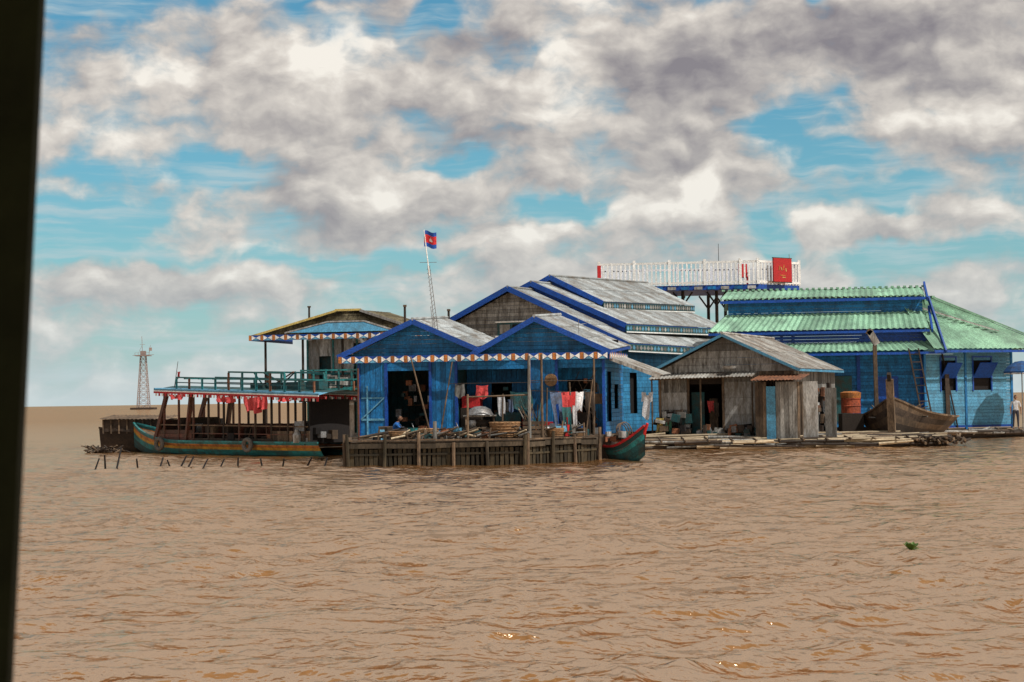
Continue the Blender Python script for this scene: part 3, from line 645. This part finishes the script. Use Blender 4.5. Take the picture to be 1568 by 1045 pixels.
P.beam((-.05,0,.2),(-.45,0,2.95),.22,.32,'wood'); P.beam((-.45,0,2.9),(-.62,0,3.2),.16,.22,'darkwood')
for t in(.15,.3,.45): P.beam((t*7,-1.8*min(1,(t/.42)**.75),1.2),(t*7,1.8*min(1,(t/.42)**.75),1.2),.14,.1,'darkwood')
for i in range(26): P.beam((R.uniform(.8,4),R.uniform(-1.2,1.2),1.15),(R.uniform(.8,5),R.uniform(-1.5,1.5),R.uniform(1.2,1.9)),.05,.05,R.choice(['wood','darkwood','greywood']))
T=Thing('rusty_barrel',(15.75,83.6,1.42)); P=T.p('drum'); P.lathe((0,0,0),[(0,0),(.45,0),(.45,.32),(.48,.34),(.45,.36),(.45,.64),(.48,.66),(.45,.68),(.45,.95),(.4,.95),(.4,.9),(0,.9)],'barrel',20)
P=T.p('lid_cloth'); P.lathe((0,0,.96),[(.47,-.25),(.49,0),(.3,.06),(0,.04)],'orange',16); T.p('stand').bx(-.5,.5,-.5,.5,-1.4,-.02,'darkwood')
T=Thing('mooring_post',(16.95,84.0,0)); P=T.p('post'); P.beam((.1,0,.0),(.05,0,4.6),.17,.17,'wood'); P.box((-.02,0,4.95),(.3,.2,.75),'greywood',Matrix.Rotation(-.5,3,'Y')); P.box((-.2,0,5.2),(.22,.2,.25),'wood',Matrix.Rotation(.6,3,'Y'))
T=Thing('wooden_ladder',(20.3,91.0,0)); P=T.p('rails'); P.beam((.6,0,.3),(-.1,.3,4.6),.07,.07,'darkwood'); P.beam((1.1,0,.3),(.4,.3,4.6),.07,.07,'darkwood')
for k in range(10): P.beam((.55-.07*k,.03*k,.7+.4*k),(1.05-.07*k,.03*k,.7+.4*k),.05,.05,'darkwood')

# ------------------------------------------------------------------ distant lattice tower
T=Thing('telecom_tower',(-173,840,0)); P=T.p('lattice'); Hh=25
def leg(t,i):
    w=2.7*(1-t)+1.2*t; sx=(-1,1,1,-1)[i];sy=(-1,-1,1,1)[i]; return V((sx*w,sy*w,t*Hh))
ns=9
for i in range(4):
    P.cyl(leg(0,i),leg(1,i),.2,.16,'towermetal',5)
    for k in range(ns):
        a=k/ns;b=(k+1)/ns;j=(i+1)%4
        P.cyl(leg(a,i),leg(b,j),.09,.09,'towermetal',4);P.cyl(leg(a,j),leg(b,i),.09,.09,'towermetal',4);P.cyl(leg(b,i),leg(b,j),.09,.09,'towermetal',4)
P=T.p('platform'); P.bx(-3.4,3.4,-3,3,Hh,Hh+.35,'towermetal')
for x in(-3.3,-1.7,0,1.7,3.3): P.beam((x,-2.9,Hh),(x,-2.9,Hh+1.6),.12,.12,'towermetal')
P.beam((-3.4,-2.9,Hh+1.5),(3.4,-2.9,Hh+1.5),.12,.12,'towermetal'); P.bx(-1.2,1.2,-1,1,Hh+.35,Hh+2.4,'towermetal')
P=T.p('aerials'); P.cyl((-.3,0,Hh),(-.6,0,Hh+9.3),.16,.1,'towermetal',5); P.cyl((2.6,0,Hh),(3.4,0,Hh+5),.14,.1,'towermetal',5); P.beam((-5,0,Hh+.4),(5,0,Hh+.6),.2,.2,'towermetal')
P.beam((-1.6,0,Hh+5.5),(.9,0,Hh+5.5),.14,.14,'towermetal'); P.box((3.4,0,Hh+3.2),(1.3,.5,1.5),'towermetal'); P.beam((-2,0,Hh+2),(-.5,0,Hh+5),.12,.12,'towermetal')
P=T.p('base'); P.bx(-5.5,5.5,-4,4,-.5,.9,'darkwood')
T=Thing('water_stakes'); P=T.p('sticks')
for px,h,dx in((-15.0,.38,.1),(-14.75,.5,.05),(-14.1,.75,0),(-13.6,.35,.05),(-12.6,.38,.0),(-12.1,.45,.35),(-11.8,.4,.3),(-12.3,.3,-.15),(-11.1,.3,.1),(-10.6,.3,.2),(-9.95,.35,.05),(-9.0,.3,-.1),(-8.4,.28,.15),(-7.6,.32,.35),(-6.8,.3,.1),(-6.1,.45,.45),(-5.9,.5,-.1)):
    P.cyl((px,64.5+R.uniform(-1.5,.8),-.3),(px+dx,64.5,h),.042,.028,'dark',6)
T=Thing('floating_debris',(-19.8,85.6,0)); P=T.p('branches')
for i in range(60): 
    x=R.uniform(-.6,1.2);P.beam((x,R.uniform(-.5,.5),R.uniform(0,.3)),(x+R.uniform(-.5,.5),R.uniform(-.5,.5),R.uniform(0,.4)),.07,.05,R.choice(['darkwood','wood']))
for nm,x,y,s in(('water_hyacinth',5.64,25.6,.14),):
    T=Thing(nm,(x,y,.06)); P=T.p('leaves')
    for i in range(30):
        a=R.uniform(0,6.28);l=s*R.uniform(.5,1.1);d=V((math.cos(a),math.sin(a),0));e=V((-d.y,d.x,0));z=R.uniform(.0,.1)
        P.quad([d*l*.2+V((0,0,.01)),d*l*.7+e*l*.3+V((0,0,z)),d*l*1.1+V((0,0,z*1.3)),d*l*.7-e*l*.3+V((0,0,z))],'leaf')

# ------------------------------------------------------------------ people
def person(name,loc,yaw,pose,top='shirt'):
    e=bpy.data.objects.new(name,None); sc.collection.objects.link(e); e.location=loc; e.rotation_euler=(0,0,math.radians(-yaw))
    vs=[];ed=[];rad=[]
    def v(p,r,parent=None):
        vs.append(p);rad.append(r)
        if parent is not None: ed.append((parent,len(vs)-1))
        return len(vs)-1
    def hand(wr,p,d,s):
        x,y,z=p; d=V(d).normalized(); pm=v(tuple(V(p)+d*.06),.032,wr)
        for f,(dy,l) in enumerate(((-.03,.06),(-.01,.075),(.01,.07),(.03,.055))):
            o=V((0,dy,0)) if abs(d.z)<.7 else V((dy,0,0)); b0=V(p)+d*.09+o
            q=v(tuple(b0),.01,pm); q=v(tuple(b0+d*l*.5+V((.0,0,-.008))),.009,q); v(tuple(b0+d*l*.75+V((.015,0,-.03))),.008,q)
        q=v(tuple(V(p)+d*.05+V((.03,-s*.03,0))),.011,pm); v(tuple(V(p)+d*.09+V((.05,-s*.04,-.01))),.009,q)
    if pose=='sit':
        pel=v((0,0,.17),.135); sp=v((.03,0,.32),.125,pel); ch=v((.09,0,.48),.14,sp); nb=v((.15,0,.61),.075,ch); nk=v((.18,0,.68),.055,nb)
        for s in(-1,1):
            h=v((.03,s*.1,.14),.1,pel); k=v((.36,s*.17,.46),.07,h); a=v((.27,s*.16,.09),.042,k); t=v((.44,s*.18,.035),.035,a)
            sh=v((.12,s*.18,.57),.062,ch); el=v((.3,s*.25,.38),.045,sh); wr=v((.5,s*.15,.33),.03,el); hand(wr,(.5,s*.15,.33),(1,-s*.1,-.1),s)
        c0=V((.21,0,.79))
    else:
        pel=v((0,0,.92),.13); sp=v((.0,0,1.1),.115,pel); ch=v((.0,0,1.28),.135,sp); nb=v((.0,0,1.42),.07,ch); nk=v((.01,0,1.49),.052,nb)
        for s in(-1,1):
            h=v((0,s*.09,.86),.095,pel); k=v((.03,s*.11,.48),.062,h); a=v((-.02,s*.12,.09),.04,k); t=v((.14,s*.14,.035),.035,a)
            sh=v((0,s*.18,1.38),.06,ch); el=v((-.02,s*.25,1.1),.042,sh); wr=v((.08,s*.26,.86),.028,el); hand(wr,(.08,s*.26,.86),(.1,0,-1),s)
        c0=V((.03,0,1.61))
    me=bpy.data.meshes.new('body'); me.from_pydata(vs,ed,[]); o=bpy.data.objects.new('tmp',me); sc.collection.objects.link(o)
    m=o.modifiers.new('s','SKIN'); sub=o.modifiers.new('u','SUBSURF'); sub.levels=2; sub.render_levels=2
    for i,r in enumerate(rad): me.skin_vertices[0].data[i].radius=(r,r)
    me.skin_vertices[0].data[0].use_root=True
    dg=bpy.context.evaluated_depsgraph_get(); me2=bpy.data.meshes.new_from_object(o.evaluated_get(dg)); bpy.data.objects.remove(o)
    me2.materials.clear()
    for k in(top,'trouser','skin'): me2.materials.append(M[k])
    for p in me2.polygons:
        c=p.center; p.use_smooth=True
        if pose=='sit':
            if c.x>.42 and c.z>.2 and abs(c.y)<.21 and not(c.z>.4): idx=2
            elif c.z<.1 and c.x>.2: idx=2
            elif c.z>.64: idx=2
            elif c.x>.36 and abs(c.y)>.2 and c.z>.3 and c.z<.4: idx=2
            elif c.z<.27 or (c.x>.17 and abs(c.y)<.235 and c.z<.52): idx=1
            else: idx=0
        else:
            if c.z>1.44 or c.z<.1 or (abs(c.y)>.19 and c.z<1.12 and c.z>.6): idx=2
            elif c.z<.95: idx=1
            else: idx=0
        p.material_index=idx
    b=bpy.data.objects.new('body',me2); sc.collection.objects.link(b); b.parent=e
    T=Thing.__new__(Thing); T.e=e;T.parts={};ALL.append(T)
    H=T.p('head'); H.smooth=True
    n,k=16,12;vv=[]
    for j in range(k+1):
        ph=math.pi*j/k
        for i in range(n):
            th=2*math.pi*i/n; d=V((math.sin(ph)*math.cos(th),math.sin(ph)*math.sin(th),math.cos(ph)))
            s=V((.095,.076,.118)); q=V((d.x*s.x,d.y*s.y,d.z*s.z))
            if d.z<-.2: q.x+=.012; q.y*=.86
            if d.x>.93 and -.3<d.z<.1: q.x+=.02
            vv.append(c0+q)
    for j in range(k):
        for i in range(n):
            zc=math.cos(math.pi*(j+.5)/k); xc=math.sin(math.pi*(j+.5)/k)*math.cos(2*math.pi*(i+.5)/n)
            H.add([vv[j*n+i],vv[j*n+(i+1)%n],vv[(j+1)*n+(i+1)%n],vv[(j+1)*n+i]],[(0,1,2,3)],'hair' if (zc>.45 or (xc<-.1 and zc>-.45)) else 'skin')
    F=T.p('face'); 
    for s in(-1,1): F.box(c0+V((.088,s*.03,.01)),(.012,.022,.01),'hair'); F.box(c0+V((.0,s*.078,-.01)),(.035,.014,.05),'skin'); F.box(c0+V((.09,s*.03,.03)),(.01,.03,.006),'hair')
    F.box(c0+V((.1,0,-.02)),(.025,.02,.03),'skin'); F.box(c0+V((.095,0,-.055)),(.012,.04,.008),'redwood')
person('seated_man',(-4.45,66.9,.87),5,'sit')
person('standing_person',(25.75,91.9,.42),100,'stand','cloth')

for t in ALL: t.finish()

# ------------------------------------------------------------------ tour boat (the boat the viewer stands on)
T=Thing('tour_boat'); 
P=T.p('window_pillar')
y0,y1=1.0,1.012
P.add([(-.312,y0,1.6),(-.240,y0,2.95),(-.42,y0,2.95),(-.49,y0,1.6),(-.312,y1,1.6),(-.240,y1,2.95),(-.42,y1,2.95),(-.49,y1,1.6)],[(0,1,2,3),(4,7,6,5),(0,4,5,1),(1,5,6,2),(2,6,7,3),(3,7,4,0)],'pillar')
T.p('gunwale').bx(-3,3,.95,1.1,1.45,1.6,'pillar'); T.p('side_panel').bx(-3,3,1.0,1.04,-.1,1.45,'pillar')
T.p('roof').bx(-3,3,-1.5,1.3,2.95,3.02,'pillar'); T.finish()

# ------------------------------------------------------------------ water
rng=np.random.default_rng(5)
rings=[.4,2,4,6,7.5]; r=8.5
while r<130: rings.append(r); r+=.024*(max(r,10)/12)**1.45
while r<9000: rings.append(r); r*=1.09
rings=np.array(rings); nd_=760
ang=np.concatenate([np.linspace(-math.radians(20),math.radians(20),nd_),np.linspace(math.radians(20),math.radians(340),60)[1:-1]])
nr,na=len(rings),len(ang)
RR,AA=np.meshgrid(rings,ang,indexing='ij'); XX=RR*np.sin(AA);YY=RR*np.cos(AA)
sp=np.gradient(rings)[:,None]*np.ones((1,na))
H=np.zeros_like(XX)
wx=.25*np.sin(XX*.9+YY*.37)+.18*np.sin(YY*1.3-XX*.5)
patch=.95+.2*np.sin(XX*.21+YY*.13+.5)*np.sin(YY*.17-XX*.08)+.15*np.sin(XX*.6-.35*YY)
def band(Lm,n,spread,th0):
    S=np.zeros_like(XX)
    for i in range(n):
        lam=Lm*rng.uniform(.7,1.45); k=2*math.pi/lam; th=math.radians(th0)+rng.normal(0,spread)
        S+=np.sin(k*((XX+wx)*math.cos(th)+YY*math.sin(th))+rng.random()*6.28)
    return S/math.sqrt(n/2)
for Lm,amp,sprd,th0 in((2.8,.040,.40,98),(1.6,.062,.45,104),(.95,.070,.5,94),(.52,.056,.6,100),(.3,.030,.7,97)):
    S=band(Lm,14,sprd,th0)
    ridge=1-np.tanh(np.sqrt(S*S+.03)*1.15)
    mod=.65+.35*np.tanh(band(Lm*4,8,1.5,90))
    fade=np.clip((Lm/sp-2.2)/3,0,1)
    H+=Lm*amp*ridge*mod*fade
H+= .020*band(1.5,10,.6,95)*np.clip((1.5/sp-2.2)/3,0,1)+.008*band(.7,10,.6,98)*np.clip((.7/sp-2.2)/3,0,1)
H*=patch*np.clip(1-(RR-90)/120,0.0,1)
H-=.06
mask=(np.abs(AA)<math.radians(20)); H*=mask*np.clip((RR-6)/4,0,1)*np.clip((math.radians(20)-np.abs(AA))*40,0,1)
co=np.stack([XX,YY,H],-1).reshape(-1,3).astype(np.float32)
i0=np.arange(nr-1)[:,None]*na; j0=np.arange(na)[None,:]; j1=(j0+1)%na
q=np.stack([i0+j0,i0+na+j0,i0+na+j1,i0+j1],-1).reshape(-1,4).astype(np.int32)
me=bpy.data.meshes.new('water'); me.vertices.add(len(co)); me.vertices.foreach_set('co',co.ravel())
me.loops.add(q.size); me.loops.foreach_set('vertex_index',q.ravel()); me.polygons.add(len(q)); me.polygons.foreach_set('loop_start',np.arange(len(q),dtype=np.int32)*4)
me.polygons.foreach_set('use_smooth',np.ones(len(q),dtype=bool)); me.update(calc_edges=True)
wo=bpy.data.objects.new('water',me); sc.collection.objects.link(wo)
m=bpy.data.materials.new('muddy_water'); m.use_nodes=True; nt=m.node_tree; nt.nodes.remove(nt.nodes['Principled BSDF']); L=nt.links.new
tc=nt.nodes.new('ShaderNodeTexCoord')
def noise(scale,st,det):
    mp=nt.nodes.new('ShaderNodeMapping'); mp.inputs['Scale'].default_value=st; mp.inputs['Rotation'].default_value=(0,0,.15); L(tc.outputs['Object'],mp.inputs[0])
    n=nt.nodes.new('ShaderNodeTexNoise'); n.inputs['Scale'].default_value=scale; n.inputs['Detail'].default_value=det; L(mp.outputs[0],n.inputs['Vector']); return n
n1=noise(.25,(1,.6,1),4); n2=noise(6,(.9,1.2,1),3); n3=noise(1.5,(.8,1.2,1),4)
rp=nt.nodes.new('ShaderNodeMixRGB'); rp.inputs['Color1'].default_value=(.175,.085,.031,1); rp.inputs['Color2'].default_value=(.225,.115,.045,1); L(n1.outputs['Fac'],rp.inputs['Fac'])
b1=nt.nodes.new('ShaderNodeBump'); b1.inputs['Strength'].default_value=.6; b1.inputs['Distance'].default_value=.035; L(n2.outputs['Fac'],b1.inputs['Height'])
b2=nt.nodes.new('ShaderNodeBump'); b2.inputs['Strength'].default_value=.95; b2.inputs['Distance'].default_value=.24; L(n3.outputs['Fac'],b2.inputs['Height']); L(b1.outputs[0],b2.inputs['Normal'])
df=nt.nodes.new('ShaderNodeBsdfDiffuse'); L(rp.outputs[0],df.inputs['Color']); L(b2.outputs[0],df.inputs['Normal'])
gl=nt.nodes.new('ShaderNodeBsdfGlossy'); gl.inputs['Color'].default_value=(.96,.73,.53,1); gl.inputs['Roughness'].default_value=.12; L(b2.outputs[0],gl.inputs['Normal'])
fr=nt.nodes.new('ShaderNodeFresnel'); fr.inputs['IOR'].default_value=1.34; L(b2.outputs[0],fr.inputs['Normal'])
sy=nt.nodes.new('ShaderNodeSeparateXYZ'); L(tc.outputs['Object'],sy.inputs[0]); mr=nt.nodes.new('ShaderNodeMapRange'); L(sy.outputs[1],mr.inputs[0])
mr.inputs[1].default_value=60; mr.inputs[2].default_value=260; mr.inputs[3].default_value=.80; mr.inputs[4].default_value=.45
mu=nt.nodes.new('ShaderNodeMath'); mu.operation='MULTIPLY'; L(fr.outputs[0],mu.inputs[0]); L(mr.outputs[0],mu.inputs[1])
ms=nt.nodes.new('ShaderNodeMixShader'); L(mu.outputs[0],ms.inputs[0]); L(df.outputs[0],ms.inputs[1]); L(gl.outputs[0],ms.inputs[2])
L(ms.outputs[0],nt.nodes['Material Output'].inputs[0])
me.materials.append(m)

# ------------------------------------------------------------------ sky and light
sun_to=V((.60,-.50,1.0)).normalized(); el=math.asin(sun_to.z); az=math.atan2(sun_to.x,sun_to.y)
w=bpy.data.worlds.new("World"); sc.world=w; w.use_nodes=True; nt=w.node_tree; nt.nodes.clear(); L=nt.links.new
def put(s,x):
    if isinstance(x,(int,float)): s.default_value=x
    elif isinstance(x,tuple): s.default_value=x if len(s.default_value)==len(x) else (*x,1)
    else: L(x,s)
def mt(op,a,b=None,c=None,clamp=False):
    n=nt.nodes.new('ShaderNodeMath'); n.operation=op; n.use_clamp=clamp; put(n.inputs[0],a)
    if b is not None: put(n.inputs[1],b)
    if c is not None: put(n.inputs[2],c)
    return n.outputs[0]
def vmt(op,a,b=None,out=0):
    n=nt.nodes.new('ShaderNodeVectorMath'); n.operation=op; put(n.inputs[0],a)
    if b is not None:
        put(n.inputs[3] if op=='SCALE' else n.inputs[1],b)
    return n.outputs[out]
def sm(x,a,b,c=0.,d=1.):
    n=nt.nodes.new('ShaderNodeMapRange'); n.interpolation_type='SMOOTHSTEP'; put(n.inputs[0],x)
    for i,v_ in enumerate((a,b,c,d)): n.inputs[i+1].default_value=v_
    return n.outputs[0]
def fbm(v,scale,det,ro=.55,col=False):
    n=nt.nodes.new('ShaderNodeTexNoise'); put(n.inputs['Vector'],v); n.inputs['Scale'].default_value=scale; n.inputs['Detail'].default_value=det; n.inputs['Roughness'].default_value=ro
    return n.outputs['Color' if col else 'Fac']
def mix(f,a,b):
    n=nt.nodes.new('ShaderNodeMixRGB'); put(n.inputs[0],f); put(n.inputs[1],a); put(n.inputs[2],b); return n.outputs[0]
tc=nt.nodes.new('ShaderNodeTexCoord'); sx=nt.nodes.new('ShaderNodeSeparateXYZ'); L(tc.outputs['Generated'],sx.inputs[0])
azs=mt('MULTIPLY',mt('ARCTAN2',sx.outputs[0],sx.outputs[1]),57.2958); els=mt('MULTIPLY',mt('ARCSINE',sx.outputs[2]),57.2958)
cb=nt.nodes.new('ShaderNodeCombineXYZ'); L(azs,cb.inputs[0]); L(els,cb.inputs[1]); D0=cb.outputs[0]
wn=fbm(D0,.5,3,.5,True)
wc=vmt('SUBTRACT',wn,(.5,.5,.5))
DW=vmt('ADD',D0,vmt('SCALE',wc,2.2))
def blobs(lst,vec):
    tot=None
    for (a,e,sa,se,wt) in lst:
        d=vmt('MULTIPLY',vmt('SUBTRACT',vec,(a,e,0.)),(1/sa,1/se,0.)); q=vmt('DOT_PRODUCT',d,d,1)
        g=mt('MULTIPLY',mt('POWER',.3679,q),wt); tot=g if tot is None else mt('ADD',tot,g)
    return tot
dens=blobs([(-13.5,12.7,3.4,.8,-.34),(-6.5,12.8,1.2,.4,-.34),(-2.2,12.2,.9,.55,-.34),(-9.2,7.7,1.5,.55,-.34),(-12.1,7.4,2,.45,-.2),(-1.5,7.5,1.3,.3,-.24),
  (1.6,6.2,1.8,.33,-.32),(8.4,8.6,.8,.9,-.28),(10.3,7.3,1.5,.5,-.28),(12.2,6.3,1.4,.5,-.34),(9.7,12.6,1.,.45,-.36),(-13.2,5.8,3,.9,-.3),(-11,4.7,4,.45,-.26),
  (8.2,5.2,1.0,.9,-.3),(13.8,4.5,4,.45,-.32),(-4.6,4.6,3,.3,-.22),(0,1.8,30,1.3,-.14),
  (5.5,6.4,2.0,.8,.2),(.5,5.3,1.4,.45,.14),(-3.8,6.5,2.8,.8,.16),(10.7,5.2,1.8,.45,.22),(3.5,4.2,3,.4,.1),(-8.5,3.8,3,.4,.1),(5,10.4,3.5,1.6,.12),(-7,10.4,4,1.2,.1),(12.5,10,3,1.6,.14)],DW)
lite=blobs([(-6.0,10.8,1.5,.7,.60),(-5.2,11.7,.8,.4,.35),(-10.9,10.3,1.5,.7,.42),(2.0,10.6,.9,1.0,.55),(2.4,12.7,1.0,.5,.5),(1.2,9.2,1.2,.5,.25),(6.2,6.9,.9,.6,.65),(4.6,6.0,1.4,.5,.45),(.6,5.4,1.1,.4,.5),(-3.8,6.9,1.3,.45,.35),
  (-9.2,4.0,2.5,.3,.3),(10.7,5.6,1.6,.35,.25),(13.6,8.5,2.0,.5,.4),(-4.6,3.7,1.5,.3,.25),(-13.,8.6,2,.7,.2),
  (5.6,10.2,2.3,1.1,-.44),(6.5,8.0,1.5,.5,-.28),(11.5,11.3,3.5,.9,-.36),(-.8,8.2,2.8,.5,-.28),(-7.3,7.2,1.6,.45,-.16),(-13.8,11,1.5,.7,-.12),(-6,5.5,3.2,.4,-.16),(14.5,6.8,2,.5,-.12),(-1,11.3,1.8,.6,-.26),(12.,7.8,1.6,.4,-.18)],DW)
st=vmt('MULTIPLY',vmt('ADD',D0,vmt('SCALE',wc,.9)),(.8,1.3,1.))
nA=fbm(st,.30,8,.53)
nU=fbm(vmt('ADD',st,(.25,.50,0.)),.30,8,.53)
nB=fbm(vmt('ADD',st,(40.,9.,3.)),.95,6,.52)
den=mt('ADD',mt('ADD',mt('MULTIPLY_ADD',nA,1.0,.07),mt('MULTIPLY',mt('SUBTRACT',nB,.5),.35)),dens)
cov=sm(den,.35,.60)
relief=mt('MULTIPLY',mt('SUBTRACT',nA,nU),2.3)
lit=mt('ADD',mt('ADD',mt('ADD',.54,relief),mt('MULTIPLY',mt('SUBTRACT',nB,.5),.85)),lite)
cr=nt.nodes.new('ShaderNodeValToRGB'); L(lit,cr.inputs[0]); e_=cr.color_ramp.elements
e_[0].position=0.0; e_[0].color=(.245,.225,.25,1); e_[1].position=1.0; e_[1].color=(.93,.88,.80,1)
for p_,c_ in((.25,(.35,.325,.33,1)),(.5,(.50,.465,.44,1)),(.75,(.69,.64,.585,1))):
    k=e_.new(p_); k.color=c_
sky=nt.nodes.new('ShaderNodeTexSky'); sky.sky_type='NISHITA'; sky.sun_disc=False; sky.sun_elevation=el; sky.sun_rotation=az; sky.altitude=0
skyc=vmt('MULTIPLY',sky.outputs[0],(.40,.90,.98))
cs=fbm(vmt('MULTIPLY',vmt('ADD',D0,vmt('SCALE',wc,.5)),(.16,1.7,1.)),1.1,4,.6)
skyc2=mix(mt('MULTIPLY',sm(cs,.42,.70),.7),skyc,(4.9,5.9,6.2))
cloud=vmt('SCALE',cr.outputs[0],10.)
c1=mix(cov,skyc2,cloud)
haze=mt('POWER',2.718,mt('MULTIPLY',mt('MAXIMUM',els,0.),-.32))
c2=mix(mt('MULTIPLY',haze,.92),c1,(5.6,6.6,6.8))
bg=nt.nodes.new('ShaderNodeBackground'); L(c2,bg.inputs[0]); bg.inputs[1].default_value=.1
out=nt.nodes.new('ShaderNodeOutputWorld'); L(bg.outputs[0],out.inputs[0])
sl=bpy.data.lights.new('sun','SUN'); sl.energy=4.5; sl.angle=math.radians(.5); sl.color=(1,.95,.87)
so=bpy.data.objects.new('sun',sl); sc.collection.objects.link(so); so.rotation_euler=sun_to.to_track_quat('Z','Y').to_euler()
# ------------------------------------------------------------------ camera
cam=bpy.data.cameras.new('camera'); co_=bpy.data.objects.new('camera',cam); sc.collection.objects.link(co_); sc.camera=co_
cam.sensor_width=36; cam.lens=63.0; cam.clip_start=.05; cam.clip_end=20000
mtx=Matrix.Translation((0,0,2.3))@Matrix.Rotation(math.radians(91.86),4,'X')@Matrix.Rotation(math.radians(-.83),4,'Z')
co_.matrix_world=mtx
cam.dof.use_dof=True; cam.dof.focus_distance=70; cam.dof.aperture_fstop=18
sc.view_settings.view_transform='Standard'; sc.view_settings.look='None'; sc.view_settings.exposure=0
